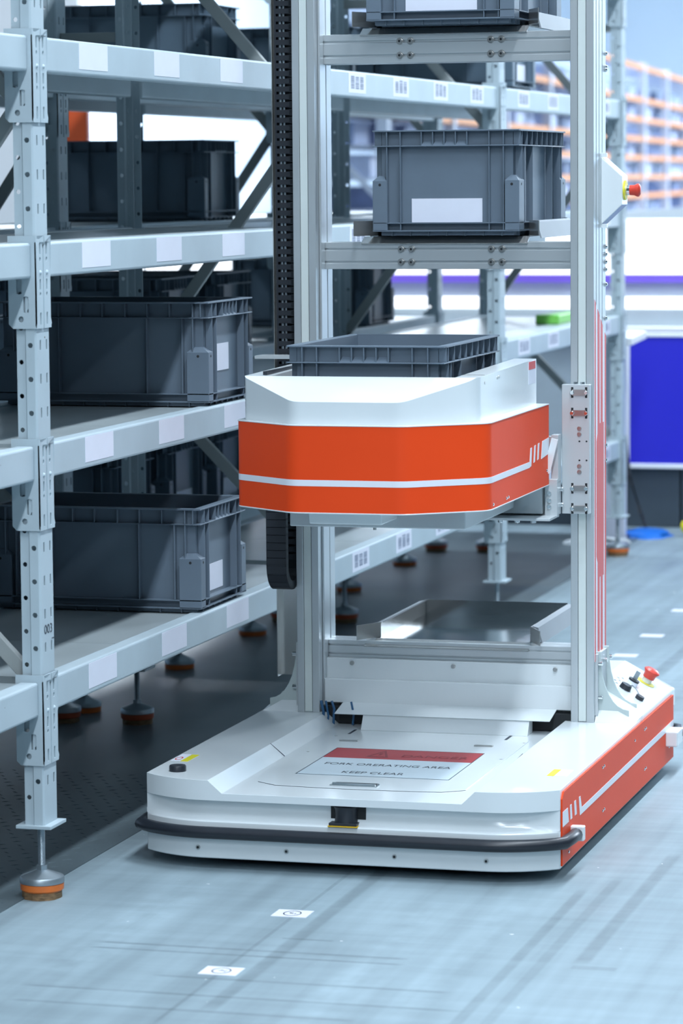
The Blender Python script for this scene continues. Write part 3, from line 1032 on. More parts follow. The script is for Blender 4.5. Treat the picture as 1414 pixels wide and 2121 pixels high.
# bumper around the nose and around the tail
def bump_pts(tail_side=False):
    o = 0.016
    if tail_side:
        return [(XR + 0.018, YB - 0.10, 0.105), (XR + 0.018, YB - 0.03, 0.105), (XR + 0.010, YB + 0.012, 0.105), (XR - 0.02, YB + 0.032, 0.105), (XL + 0.02, YB + 0.032, 0.105), (XL - 0.010, YB + 0.012, 0.105), (XL - 0.018, YB - 0.03, 0.105), (XL - 0.018, YB - 0.10, 0.105)]
    a = front_arc(10)
    Lp, Rp = [], []
    r, cx = 0.262, 0.176
    for s, d in a:
        nx, ny = (s - cx) / r, (d - r) / r
        Lp.append((XL + s + nx * o, YF + d + ny * o, 0.094))
        Rp.append((XR - s - nx * o, YF + d + ny * o, 0.094))
    return [(XL - 0.017, 7.625, 0.094), (XL - 0.017, 7.575, 0.094)] + Lp + Rp[::-1] + [(XR + 0.017, 7.575, 0.094), (XR + 0.017, 7.625, 0.094)]
bm_ = build(MB().tube(bump_pts(), 0.015, 12, flat=(0.017, 0.0152)), 'bumper', 'black_rubber', robot, smooth=True, ang=60)
bt_ = build(MB().tube(bump_pts(True), 0.015, 12, flat=(0.017, 0.0165)), 'bumper', 'black_rubber', robot, smooth=True, ang=60)
for sg, x in ((1, XR), (-1, XL)):
    for y, z, par in ((7.628, 0.094, bm_), (YB - 0.105, 0.105, bt_)):
        X0, X1 = sorted((x + 0.003 * sg, x + 0.037 * sg))
        mb = MB()
        mb.box(X0, X1, y - 0.008, y + 0.012, z - 0.017, z + 0.020)
        if par is bt_:
            mb = MB().box(X0, X1, y - 0.055, y + 0.03, z - 0.021, z + 0.022)
        build(mb, 'bumper_bracket', 'white_paint', par, 0.004, 3)
# skirt screws
for x in (-2.455, -2.232, -1.964, -1.740):
    m = MB().cyl((x, YF - 0.002, 0.054), (x, YF + 0.004, 0.054), 0.0058, 14)
    m.mi = 1
    m.cyl((x, YF - 0.0024, 0.054), (x, YF - 0.001, 0.054), 0.0034, 8)
    build(m, 'screw', ['bolt_steel', 'hole_dark'], robot)
# scanner in front of a near-black block standing for its shaded slot
bx('scanner_slot_shade', 'dark_void', robot, -2.128, -2.041, YF + 0.028, YF + 0.06, 0.1205, 0.169)
sc_ = build(MB().lathe([(0.029, 0.128), (0.027, 0.142), (0.028, 0.158), (0.031, 0.166)], (-2.089, YF + 0.028, 0), n=24), 'laser_scanner', 'black_plastic', robot, smooth=True)
bx('scanner_base', 'black_plastic', sc_, -2.125, -2.056, YF - 0.004, YF + 0.05, 0.1225, 0.129, 0.001)
bx('scanner_trim', 'amber', sc_, -2.127, -2.054, YF - 0.006, YF + 0.05, 0.1202, 0.1226)
# knob and warning stickers on the deck
build(MB().lathe([(0.021, 0.2185), (0.021, 0.231), (0.0195, 0.2335), (0.0, 0.2345)], (-2.539, 7.556, 0), n=28), 'deck_knob', 'black_plastic', robot, smooth=True)
def flat(name, m, x0, x1, y0, y1, z, par=robot, t=0.0006):
    return bx(name, m, par, x0, x1, y0, y1, z, z + t)
w_ = flat('warning_sticker', 'card_white', -2.602, -2.578, 7.69, 7.782, 0.2191)
flat('warning_sticker', 'yellow', -2.575, -2.556, 7.685, 7.780, 0.2191)
mb = MB()
for k in range(16):
    t0, t1 = 2 * math.pi * k / 16, 2 * math.pi * (k + 1) / 16
    mb.add([(-2.59 + r * 0.009 * math.cos(t), 7.72 + r * 0.022 * math.sin(t), 0.2199) for r, t in ((1, t0), (1, t1), (0.7, t1), (0.7, t0))], [(0, 1, 2, 3)])
build(mb, 'prohibition_ring', 'estop_red', robot)
flat('warning_sticker', 'yellow', -1.646, -1.628, 7.694, 7.783, 0.2191)
flat('warning_sticker', 'card_white', -1.627, -1.597, 7.697, 7.783, 0.2191)
# hatch with sign, handle and hinges
def hatch_poly():
    p = []
    for k in range(11):
        u = -1 + 2 * k / 10
        p.append((XC + 0.262 * u, 7.575 + 0.018 * u * u + (0.03 if abs(u) == 1 else 0)))
    return p + [(XC + 0.262, 8.335), (XC - 0.262, 8.335)]
hatch = build(MB().prism(hatch_poly(), 'z', 0.1882, 0.1898), 'hatch', 'white_paint', robot, 0.0007, 1)
mb = MB()
hp = hatch_poly()
for k in range(len(hp)):
    a, c = hp[k], hp[(k + 1) % len(hp)]
    if a[1] < 7.7 and c[1] < 7.7:
        mb.bar((a[0], a[1] - 0.001, 0.1884), (c[0], c[1] - 0.001, 0.1884), 0.0022, 0.0006, up=(0, 0, 1))
build(mb, 'hatch_gap', 'sign_ink', hatch)
ZS = 0.1900
sx0, sx1, sy0, sy1 = -2.292, -1.899, 7.735, 8.121
sign = flat('danger_sign', 'sign_white', sx0, sx1, sy0, sy1, ZS - 0.0003, hatch)
# print on the sign (kept as one sheet of ink per colour)
flat('sign_band', 'red_sign', sx0, sx1, 7.981, sy1, ZS + 0.0003, hatch, 0.0002)
mb = MB()
lw = 0.0022
for x0, x1, y0, y1 in ((sx0, sx1, sy0, sy0 + 0.004), (sx0, sx1, sy1 - 0.002, sy1), (sx0, sx0 + lw, sy0, sy1), (sx1 - lw, sx1, sy0, sy1)):
    mb.add([(x0, y0, ZS + 0.0007), (x1, y0, ZS + 0.0007), (x1, y1, ZS + 0.0007), (x0, y1, ZS + 0.0007)], [(0, 1, 2, 3)])
text_mb('FORK ORERATING AREA', 0.040, lambda u, v: (XC - 0.006 + u, 7.895 + v * 0.95, ZS + 0.0007), mb, xs=0.74)
text_mb('KEEP CLEAR', 0.040, lambda u, v: (XC - 0.015 + u, 7.785 + v * 0.95, ZS + 0.0007), mb, xs=0.74)
build(mb, 'sign_lettering', 'sign_ink', hatch)
mb = MB()
text_mb('DANGER', 0.046, lambda u, v: (-2.01 + u, 8.035 + v, ZS + 0.0009), mb, xs=0.95)
tri = [(-2.185, 8.005), (-2.125, 8.005), (-2.155, 8.105)]
tin = [(-2.175, 8.015), (-2.135, 8.015), (-2.155, 8.085)]
mb.add([(*p, ZS + 0.0009) for p in tri + tin], [(0, 1, 4, 3), (1, 2, 5, 4), (2, 0, 3, 5)])
mb.add([(x, y, ZS + 0.0009) for x, y in ((-2.158, 8.032), (-2.152, 8.032), (-2.150, 8.062), (-2.160, 8.062))], [(0, 1, 2, 3)])
build(mb, 'sign_warning_mark', 'sign_faint', hatch)
hd = build(MB().prism([(-2.166, 7.600), (-2.046, 7.600), (-2.046, 7.630), (-2.052, 7.642), (-2.160, 7.642), (-2.166, 7.630)], 'z', 0.1890, 0.1925), 'hatch_handle', 'chrome', hatch, 0.001)
build(MB().box(-2.158, -2.054, 7.612, 7.634, 0.1924, 0.1935), 'handle_recess', 'black_plastic', hatch)
build(MB().tube([(-2.160, 7.609, 0.194), (-2.052, 7.609, 0.194)], 0.0035, 8), 'handle_lip', 'chrome', hatch, smooth=True)
for x in (-2.29, -1.927):
    bx('hinge', 'bolt_steel', hatch, x - 0.025, x + 0.025, 8.222, 8.234, 0.1895, 0.1925, 0.001)
for x, y in ((-2.35, 8.05), (-2.345, 8.3), (-1.84, 8.05), (-1.835, 8.3)):
    build(MB().cyl((x, y, 0.187), (x, y, 0.1900), 0.004, 10), 'screw', 'bolt_steel', robot)
for x in (-2.322, -1.895):
    build(MB().box(x - 0.0035, x + 0.0035, 8.30, 8.412, 0.1882, 0.1888), 'deck_slot', 'sign_ink', robot)
# housing between the masts: voids, centre box, aprons
bx('bay_void_shade', 'dark_void', robot, -2.44, -1.752, 8.500, 8.55, 0.190, 0.236)  # solid near-black block standing for the shaded voids beside the cable cover
cbx = build(MB().prism([(8.410, 0.188), (8.476, 0.188), (8.476, 0.232), (8.436, 0.226)], 'x', -2.308, -1.851), 'cable_cover', 'white_paint', robot, 0.0015)
build(MB().prism([(8.520, 0.2445), (8.524, 0.2445), (8.524, 0.2425), (8.432, 0.2255), (8.430, 0.2275)], 'x', -2.387, -1.795), 'drip_flange', 'white_paint', robot, 0.001)
bx('apron_panel', 'white_paint', robot, -2.441, -1.751, 8.520, 8.545, 0.243, 0.308, 0.0015)
ap = bx('apron_panel', 'white_paint', robot, -2.437, -1.751, 8.538, 8.556, 0.306, 0.362, 0.001)
for x in (-2.365, -2.082, -1.802):
    build(MB().cyl((x, 8.533, 0.350), (x, 8.540, 0.350), 0.0062, 14), 'apron_screw', 'bolt_steel', ap, 0.001)
for k, (x, y, z, r) in enumerate(((-2.43, 8.468, 0.225, 0.004), (-2.416, 8.466, 0.215, 0.003), (-2.40, 8.468, 0.235, 0.0035), (-2.345, 8.466, 0.22, 0.003))):
    build(MB().tube([(x, y, 0.192), (x + 0.004, y - 0.004, z), (x - 0.004, y, 0.255)], r, 8), 'wire', 'cable_blue', robot, smooth=True)
build(MB().lathe([(0.0025, 0.190), (0.0025, 0.1935), (0.001, 0.195)], (-2.432, 8.445, 0), n=10), 'status_light', 'led_red', robot)

# masts
def mast_poly(x0, x1, y0, y1):
    w = x1 - x0
    g = 0.006
    a, b = x0 + w * 0.31, x0 + w * 0.68
    p = [(x0, y0), (a, y0), (a, y0 + 0.005), (b, y0 + 0.005), (b, y0), (x1, y0)]
    ys = (y0 + 0.035, y0 + 0.075, y0 + 0.115)
    for y in ys:
        p += [(x1, y - g / 2), (x1 - 0.006, y - g / 2), (x1 - 0.006, y + g / 2), (x1, y + g / 2)]
    p += [(x1, y1), (x0, y1)]
    for y in reversed(ys):
        p += [(x0, y + g / 2), (x0 + 0.006, y + g / 2), (x0 + 0.006, y - g / 2), (x0, y - g / 2)]
    return p, a, b
MASTS = {}
for key, x0, x1 in (('l', -2.505, -2.443), ('r', -1.749, -1.687)):
    poly, a, b = mast_poly(x0, x1, 8.485, 8.650)
    m = build(MB().prism(poly, 'z', 0.2192, 2.75), 'mast', 'aluminium', robot, 0.0012, 2)
    MASTS[key] = m
    bx('drive_belt', 'aluminium_strip', m, a + 0.0015, b - 0.0015, 8.4865, 8.489, 0.222, 2.75)
# inner guide rail on the left mast
bx('guide_rail', 'aluminium', MASTS['l'], -2.443, -2.437, 8.520, 8.556, 0.222, 2.75, 0.001)
bx('guide_rail', 'aluminium', MASTS['r'], -1.755, -1.749, 8.520, 8.556, 0.222, 2.75, 0.001)
for z in (0.288, 0.263):
    bx('slot_nut', 'hole_dark', MASTS['l'], -2.4432, -2.4422, 8.585, 8.600, z - 0.005, z + 0.005)
# red and white strip on the outer face of the right mast
strip = build(MB().prism([(8.494, 0.380), (8.649, 0.380), (8.649, 1.236), (8.494, 1.340)], 'x', -1.687, -1.6862), 'mast_strip', 'stripe_white', MASTS['r'])
def red(y0, y1, z0, z1, cut0=None, cut1=None):
    top = lambda y: 1.340 - (y - 8.494) * (0.104 / 0.155)
    za, zb_ = (top(y0), top(y1)) if z1 is None else (z1, z1)
    build(MB().prism([(y0, z0), (y1, z0), (y1, zb_), (y0, za)], 'x', -1.6862, -1.6856), 'red_stripe', 'red_film', strip)
red(8.495, 8.508, 0.380, None)
red(8.534, 8.560, 0.380, None)
red(8.576, 8.602, 0.380, None)
red(8.632, 8.648, 0.380, None)
build(MB().prism([(8.520, 0.66), (8.534, 0.64), (8.534, 0.985), (8.520, 0.965)], 'x', -1.6862, -1.6856), 'red_stripe', 'red_film', strip)
build(MB().prism([(8.560, 0.60), (8.576, 0.60), (8.576, 1.01), (8.560, 1.01)], 'x', -1.6862, -1.6856), 'red_stripe', 'red_film', strip)
build(MB().prism([(8.602, 0.60), (8.616, 0.60), (8.616, 1.01), (8.602, 1.01)], 'x', -1.6862, -1.6856), 'red_stripe', 'red_film', strip)
# dome bolts along the mast edge
for z in (1.985, 1.942, 1.475, 1.455, 1.435, 1.415, 1.375, 1.285, 0.945, 0.905, 1.95):
    build(MB().lathe([(0.0065, 0.0), (0.0065, 0.002), (0.0035, 0.0055), (0.0, 0.006)], (0, 0, 0), 'x', 12), 'dome_bolt', 'chrome', MASTS['r'], smooth=True, origin=(0, 0, 0)).location = Vector((-1.6862, 8.642, z)) - WORLD[MASTS['r'].name]
# curved gusset fins at the mast feet
def fin(x, sgn, y):
    pts = [(x, 0.225), (x, 0.405), (x + 0.012 * sgn, 0.405)]
    for k in range(9):
        t = k / 8 * math.pi / 2
        pts.append((x + sgn * (0.012 + 0.076 * (1 - math.cos(t))), 0.405 - 0.155 * math.sin(t) ** 0.9))
    pts.append((x + sgn * 0.088, 0.222))
    return MB().prism(pts, 'y', y, y + 0.006)
for key, x, sgn in (('r', -1.687, 1), ('l', -2.505, -1)):
    for y in (8.515, 8.628):
        g = build(fin(x, sgn, y), 'gusset', 'gusset_paint', MASTS[key], 0.0008, 1)
    fl_ = build(MB().box(*sorted((x, x + 0.008 * sgn)), 8.50, 8.645, 0.235, 0.40), 'gusset_flange', 'plate_metal', MASTS[key], 0.001)
    for y in (8.506, 8.575, 8.640):
        for z in (0.375, 0.285):
            build(MB().cyl((x + 0.008 * sgn, y, z), (x + 0.020 * sgn, y, z), 0.0062, 12), 'cap_bolt', 'chrome', MASTS[key], 0.001)

# crossbars with slots and bolts
def crossbar(ztop, h, bolts=True):
    z0 = ztop - h
    p = [(8.56, z0), (8.56, z0 + h * 0.22), (8.566, z0 + h * 0.22), (8.566, z0 + h * 0.30), (8.56, z0 + h * 0.30), (8.56, ztop - h * 0.30), (8.566, ztop - h * 0.30), (8.566, ztop - h * 0.22), (8.56, ztop - h * 0.22), (8.56, ztop), (8.60, ztop), (8.60, z0)]
    c = build(MB().prism(p, 'x', -2.443, -1.749), 'crossbar', 'aluminium', robot, 0.001)
    if bolts:
        for x in (-2.226, -2.197, -1.978, -1.949):
            for z in (z0 + h * 0.26, ztop - h * 0.26):
                m = MB()
                m.lathe([(0.0, -0.0008), (0.0100, -0.0008), (0.0100, 0.0012)], (0, 0, 0), 'y', 14)
                m.cyl((0, 0.0005, 0), (0, -0.0085, 0), 0.0074, 14)
                m.mi = 1
                m.cyl((0, -0.0080, 0), (0, -0.0088, 0), 0.0036, 6)
                b = build(m, 'bolt', ['bolt_steel', 'hole_dark'], c, 0.0, origin=(0, 0, 0))
                b.location = Vector((x, 8.560, z)) - WORLD[c.name]
    # second bar at the far side of the frame
    build(MB().box(-2.443, -1.749, 8.605, 8.640, z0, ztop), 'crossbar', 'aluminium', robot, 0.001)
    return c
crossbar(2.044, 0.078)
crossbar(1.490, 0.072)
crossbar(0.409, 0.05, False)

# sheet metal trays on the crossbars
def tray(zf, open_=True):
    """sheet floor, two flared guides, end wall and sloped lip"""
    x0, x1, y0, y1 = -2.300, -1.884, 8.585, 9.10
    t = 0.002
    fl = bx('tray', 'tray_sheet', robot, x0, x1, y0, y1, zf - t, zf)
    build(MB().prism([(8.585, zf), (8.585, zf - t), (8.553, zf - 0.020), (8.551, zf - 0.018)], 'x', x0 - 0.035, x1 + 0.005), 'tray_lip', 'stainless', fl)
    for sg, x in ((-1, x0), (1, x1)):
        build(MB().box(*sorted((x, x + t * sg)), 8.60, y1, zf, zf + 0.040), 'tray_guide', 'stainless', fl)
        q = [(x, 8.60), (x + t * sg, 8.60), (x + (0.044 + t) * sg, 8.515), (x + 0.044 * sg, 8.513)]
        build(MB().prism(q, 'z', zf + 0.002, zf + 0.042), 'guide_flare', 'stainless', fl)
        build(MB().prism([(x, zf + 0.040), (x + 0.018 * sg, zf + 0.036), (x + 0.030 * sg, zf - 0.006), (x + 0.026 * sg, zf - 0.006), (x + 0.016 * sg, zf + 0.033), (x, zf + 0.037)], 'y', 8.62, y1), 'guide_skin', 'guide_steel', fl)
    build(MB().box(x0, x1, y1 - t, y1, zf, zf + 0.042), 'tray_wall', 'tray_sheet', fl)
    # arms carrying the tray
    for x in (-2.21, -1.965):
        build(MB().box(x - 0.022, x + 0.022, 8.59, 9.08, zf - 0.034, zf - t), 'tray_arm', 'plate_metal', fl, 0.001)
    return fl
tray(0.414)
tray(1.505)
tray(2.060)

# lift unit that holds a tote
UX = -2.104
zb0, zo = 0.862, 1.070
def rounded(pts, radii, n=7):
    out = []
    for k, (p, r) in enumerate(zip(pts, radii)):
        b = Vector(p)
        if r <= 0 or k in (0, len(pts) - 1):
            out.append(b)
            continue
        a, c = Vector(pts[k - 1]), Vector(pts[k + 1])
        d0, d1 = (b - a).normalized(), (c - b).normalized()
        tl = r * math.tan(d0.angle(d1) / 2)
        p0, p1 = b - d0 * tl, b + d1 * tl
        for i in range(n):
            t = i / (n - 1)
            out.append(p0 * (1 - t) ** 2 + b * 2 * t * (1 - t) + p1 * t * t)
    return out
def upath(e=0.0):
    return rounded([(UX - 0.318 + e, 8.385), (UX - 0.318 + e, 7.700 + e * 0.6), (UX - 0.140 + e * 0.4, 7.562 + e), (UX + 0.140 - e * 0.4, 7.562 + e), (UX + 0.318 - e, 7.700 + e * 0.6), (UX + 0.318 - e, 8.385)], (0, 0.035, 0.07, 0.07, 0.06, 0))
def uplan(e=0.0):
    return [tuple(p) for p in upath(e)] + [(UX + 0.222, 8.385), (UX + 0.222, 7.735), (UX - 0.222, 7.735), (UX - 0.222, 8.385)]
unit = build(MB().prism(uplan(0.0), 'z', zb0, zo), 'lift_housing', 'orange_film', robot, smooth=True, ang=12)
build(MB().prism(uplan(-0.0012), 'z', zo, zo + 0.003), 'housing_lid', 'white_paint', unit, 0.0008, 1, smooth=True, ang=12)
build(MB().prism(uplan(-0.0010), 'z', zb0 - 0.003, zb0), 'housing_rim', 'white_paint', unit, 0.0008, 1, smooth=True, ang=12)
bx('lift_floor', 'plate_metal', unit, UX - 0.222, UX + 0.222, 7.735, 8.385, 0.955, 0.972)
def band(z0, z1, e, y_end):
    """thin white graphic following the housing wall"""
    path = upath(-e)
    path[-1] = Vector((path[-1].x, y_end))
    mb = MB()
    n = len(path)
    inner = upath(0.003)
    inner[-1] = Vector((inner[-1].x, y_end))
    vs = [(p.x, p.y, z) for P in (path, inner) for p in P for z in (z0, z1)]
    m = 2 * n
    fs = []
    for i in range(n - 1):
        a = 2 * i
        fs += [(a, a + 2, a + 3, a + 1), (a + 1, a + 3, m + a + 3, m + a + 1), (a, m + a, m + a + 2, a + 2)]
    fs += [(0, 1, m + 1, m), (m - 2, 2 * m - 2, 2 * m - 1, m - 1)]
    return mb.add(vs, fs)
build(band(0.9255, 0.9405, 0.0007, 8.15), 'graphic_stripe', 'stripe_white', unit, smooth=True, ang=12)
XU = UX + 0.318
def ugr(poly, name='graphic_stripe', m='stripe_white'):
    build(MB().prism(poly, 'x', XU - 0.001, XU + 0.0009), name, m, unit)
ugr([(8.14, 0.9255), (8.168, 0.9285), (8.176, 0.975), (8.160, 0.975), (8.150, 0.9405), (8.14, 0.9405)])
ugr([(8.196, 0.934), (8.212, 0.936), (8.222, 0.978), (8.206, 0.977)])
ugr([(8.240, 0.937), (8.256, 0.939), (8.266, 0.980), (8.250, 0.979)])
ugr([(8.288, 0.936), (8.383, 0.943), (8.383, 0.985), (8.302, 0.981)])
for y, z in ((7.74, 0.872), (7.885, 0.873), (7.905, 0.874), (8.36, 0.90)):
    build(MB().cyl((XU - 0.001, y, z), (XU + 0.002, y, z), 0.0042, 10, 0.003), 'rivet', 'chrome', unit)
# white hood
def hood():
    P = rounded([(UX - 0.304, 8.380), (UX - 0.304, 7.716), (UX - 0.142, 7.580), (UX + 0.132, 7.580), (UX + 0.286, 7.716), (UX + 0.286, 8.380)], (0, 0.03, 0.06, 0.06, 0.08, 0), 11)
    z0 = zo + 0.002
    def zt(p):
        if p.y < 7.722:
            return 1.127 + (p.y - 7.580) * (0.053 / 0.142)
        return 1.180 + (p.y - 7.722) / 0.643 * 0.010
    Q = [(UX - 0.236, 8.380), (UX - 0.236, 7.722), (UX + 0.228, 7.722), (UX + 0.228, 8.380)]
    n = len(P)
    vs = [(p.x, p.y, z0) for p in P] + [(p.x, p.y, zt(p)) for p in P]
    b = 2 * n
    vs += [(*q, zt(Vector(q))) for q in Q] + [(*q, z0) for q in Q]
    fs = [(k, k + 1, n + k + 1, n + k) for k in range(n - 1)]
    iL = max(k for k in range(n // 2) if P[k].y > 7.722)
    iR = min(k for k in range(n // 2, n) if P[k].y > 7.722)
    fs.append(tuple(n + k for k in range(iL, iR + 1)) + (b + 2, b + 1))
    fs.append(tuple(n + k for k in range(0, iL + 1)) + (b + 1, b))
    fs.append(tuple(n + k for k in range(iR, n)) + (b + 3, b + 2))
    fs += [(b, b + 1, b + 5, b + 4), (b + 1, b + 2, b + 6, b + 5), (b + 2, b + 3, b + 7, b + 6)]
    fs += [(0, n, b, b + 4), (n - 1, b + 7, b + 3, 2 * n - 1)]
    fs.append((0, b + 4, b + 5) + tuple(range(iL, 0, -1)))
    fs.append(tuple(range(iL, iR + 1)) + (b + 6, b + 5))
    fs.append((iR, ) + tuple(range(iR + 1, n)) + (b + 7, b + 6))
    return MB().add(vs, fs)
hoodo = build(hood(), 'hood', 'white_paint', unit, 0.002, 2, smooth=True, ang=18)
build(MB().box(UX + 0.230, UX + 0.284, 7.80, 7.803, 1.1812, 1.1822), 'hood_joint', 'bolt_steel', hoodo)
bx('hood_groove', 'black_plastic', hoodo, UX - 0.262, UX - 0.252, 7.74, 8.36, 1.1815, 1.1900)
XH = UX + 0.286
bx('warning_sticker', 'card_white', hoodo, XH, XH + 0.0006, 8.285, 8.370, 1.128, 1.187)
bx('warning_sticker', 'red_film', hoodo, XH + 0.0005, XH + 0.0010, 8.287, 8.366, 1.166, 1.186)
for y, z in ((7.79, 1.164), (7.925, 1.168), (7.945, 1.169)):
    build(MB().cyl((XH - 0.001, y, z), (XH + 0.0015, y, z), 0.0038, 10), 'screw', 'bolt_steel', hoodo)
# pans under the unit
pan = build(MB().prism([(7.79, 0.803), (8.33, 0.803), (8.36, 0.862), (7.79, 0.862)], 'x', UX - 0.212, UX + 0.236), 'drip_pan', 'plate_metal', unit, 0.003)
build(MB().prism([(-2.222, 0.826), (-2.040, 0.826), (-2.040, 0.862), (-2.226, 0.862)], 'y', 7.64, 7.86), 'sensor_box', 'white_paint', unit, 0.003)
build(MB().cyl((-2.10, 7.80, 0.797), (-2.10, 7.80, 0.804), 0.004, 10), 'screw', 'bolt_steel', pan)
# carriage: plates on the masts and the beam that carries the unit
def carriage_plate(x0, x1, slots):
    cp = bx('carriage_plate', 'plate_metal', robot, x0, x1, 8.440, 8.462, 0.780, 1.120, 0.0015)
    bx('plate_pad', 'plate_metal', cp, x0 + 0.004, x1 - 0.004, 8.462, 8.484, 0.785, 1.115)
    if slots:
        yb = 8.4395
        for z in (1.099, 1.045, 0.847, 0.794):
            for x in (-1.735, -1.698):
                build(MB().box(x - 0.003, x + 0.003, yb, yb + 0.001, z - 0.014, z + 0.014), 'slot', 'hole_dark', cp)
                m = MB()
                m.lathe([(0.0055, 0.0), (0.0055, -0.004), (0.0045, -0.005), (0, -0.005)], (x, yb - 0.003, z), 'y', 12)
                build(m, 'cap_bolt', 'chrome', cp, smooth=True)
            build(MB().box(-1.735, -1.698, yb - 0.003, yb, z - 0.008, z + 0.008), 'clip', 'bolt_steel', cp, 0.0006)
        for z in (1.004, 0.989, 0.905, 0.890):
            m = MB()
            m.lathe([(0.0062, 0.0), (0.0062, -0.0008), (0.004, -0.0012), (0, -0.0004)], (-1.716, yb, z), 'y', 14)
            build(m, 'countersunk_screw', 'bolt_steel', cp, smooth=True)
        for x in (-1.716, -1.697):
            for z in (0.971, 0.921):
                build(MB().cyl((x, yb - 0.0004, z), (x, yb + 0.001, z), 0.0024, 10), 'tapped_hole', 'hole_dark', cp)
        for x in (-1.728, -1.710):
            build(MB().cyl((x, 8.452, 1.119), (x, 8.452, 1.126), 0.006, 10), 'cap_bolt', 'chrome', cp)
    return cp
carriage_plate(-1.763, -1.689, True)
carriage_plate(-2.503, -2.429, False)
arm = bx('carriage_beam', 'plate_metal', robot, -2.43, -1.765, 8.400, 8.440, 0.780, 0.868, 0.0015)
bx('beam_bracket', 'plate_metal', arm, -1.797, -1.764, 8.385, 8.400, 0.776, 0.875, 0.0015)
bx('beam_post', 'plate_metal', arm, -1.783, -1.764, 8.40, 8.438, 0.868, 0.99, 0.001)
bx('beam_foot', 'plate_metal', arm, -1.935, -1.766, 8.30, 8.42, 0.7735, 0.780, 0.001)
bx('beam_face', 'plate_metal', arm, -1.945, -1.802, 8.372, 8.400, 0.785, 0.872, 0.001)
for x in (-1.905, -1.862, -1.818):
    build(MB().cyl((x, 8.34, 0.764), (x, 8.34, 0.7735), 0.0075, 12), 'cap_bolt', 'chrome', arm, 0.001)
for z in (0.839, 0.820, 0.803):
    build(MB().cyl((-1.785, 8.378, z), (-1.785, 8.385, z), 0.006, 12), 'cap_bolt', 'chrome', arm, 0.001)
for z in (0.846, 0.805):
    build(MB().cyl((-1.772, 8.425, z), (-1.756, 8.425, z), 0.006, 12), 'cap_bolt', 'chrome', arm, 0.001)
build(MB().cyl((-1.918, 8.364, 0.822), (-1.918, 8.372, 0.822), 0.0085, 12), 'cap_bolt', 'bolt_steel', arm, 0.001)
build(MB().bar((-1.790, 8.375, 0.892), (-1.768, 8.375, 0.982), 0.018, 0.004), 'stop_plate', 'white_paint', arm, 0.0005)
bx('beam_rail', 'plate_metal', arm, -2.43, -1.765, 8.41, 8.438, 0.958, 0.985, 0.001)
build(MB().tube([(-1.832, 8.36, 0.893), (-1.832, 8.42, 0.893)], 0.017, 14), 'roller', 'bolt_steel', arm, smooth=True)

# cable chain in its trough at the left mast
tr = bx('chain_trough', 'stainless', robot, -2.575, -2.519, 8.565, 8.568, 0.308, 2.75)
bx('trough_lip', 'stainless', tr, -2.577, -2.575, 8.535, 8.568, 0.306, 2.75)
bx('trough_foot', 'plate_metal', tr, -2.519, -2.505, 8.56, 8.58, 0.29, 0.31)
chain = empty('cable_chain', (-2.54, 8.46, 0.555), None, None)
chain.parent = robot
chain.location = Vector((-2.54, 8.46, 0.555)) - WORLD['warehouse_robot']
def link_mesh():
    mb = MB()
    p = 0.0207
    w, t = 0.0275, 0.022
    mb.box(-w, -w + 0.005, -t / 2, t / 2, -p / 2, p / 2)
    mb.box(w - 0.005, w, -t / 2, t / 2, -p / 2, p / 2)
    mb.box(-w + 0.005, w - 0.005, -t / 2, -t / 2 + 0.004, -p * 0.33, p * 0.33)
    mb.box(w - 0.014, w - 0.005, -t / 2, -t / 2 + 0.006, -p * 0.4, p * 0.4)
    mb.box(-w + 0.005, w - 0.005, t / 2 - 0.003, t / 2, -p * 0.48, p * 0.48)
    return mb
def link_closed():
    mb = MB()
    p = 0.0205
    w, t = 0.0275, 0.022
    mb.box(-w, -w + 0.004, -t / 2, t / 2, -p * 0.6, p * 0.6)
    mb.box(w - 0.004, w, -t / 2, t / 2, -p * 0.6, p * 0.6)
    mb.box(-w, w, -t / 2, -t / 2 + 0.004, -p * 0.66, p * 0.66)
    mb.box(-w, w, -t / 2 - 0.0006, -t / 2, -p * 0.5, p * 0.44)
    return mb
lk = build(link_mesh(), 'chain_link', 'black_plastic', chain, origin=(0, 0, 0))
lc = build(link_closed(), 'chain_link', 'black_plastic', chain, origin=(0, 0, 0))
XCH, YA, YBk, R_ = -2.5375, 8.415, 8.535, 0.060
zc = 0.628
path = []
p = 0.0207
n_arc = int(round(math.pi * R_ / p))
seq = []
z = 2.35
k = int((2.35 - zc) / p)
for i in range(k):
    seq.append((YBk, zc + p * (i + 0.5), 0.0, True))
for i in range(n_arc):
    t = (i + 0.5) / n_arc * math.pi
    seq.append(((YA + YBk) / 2 + R_ * math.cos(t), zc - R_ * math.sin(t), t, False))
for i in range(18):
    seq.append((YA, zc + p * (i + 0.5), math.pi, False))
cw = WORLD['cable_chain']
first = {True: True, False: True}
for y, z, t, ladder in seq:
    src = lk if ladder else lc
    if first[ladder]:
        o = src
        first[ladder] = False
    else:
        o = src.copy()
        COL.objects.link(o)
        o.parent = chain
    o.location = Vector((XCH, y, z)) - cw
    # keep the closed face outward along the loop
    o.rotation_euler = (0, 0, 0) if ladder else (math.pi - t, 0, 0)
# cables inside the chain
build(MB().cyl((-2.551, 8.533, 1.0), (-2.551, 8.533, 2.6), 0.0045, 8), 'chain_cable', 'zinc', chain, smooth=True, origin=(-2.548, 8.537, 1.0))
build(MB().cyl((-2.541, 8.533, 1.0), (-2.541, 8.533, 2.6), 0.004, 8), 'chain_cable', 'zinc', chain, smooth=True, origin=(-2.534, 8.538, 1.0))
bx('chain_clamp', 'plate_metal', tr, -2.60, -2.50, 8.43, 8.50, 1.182, 1.190)

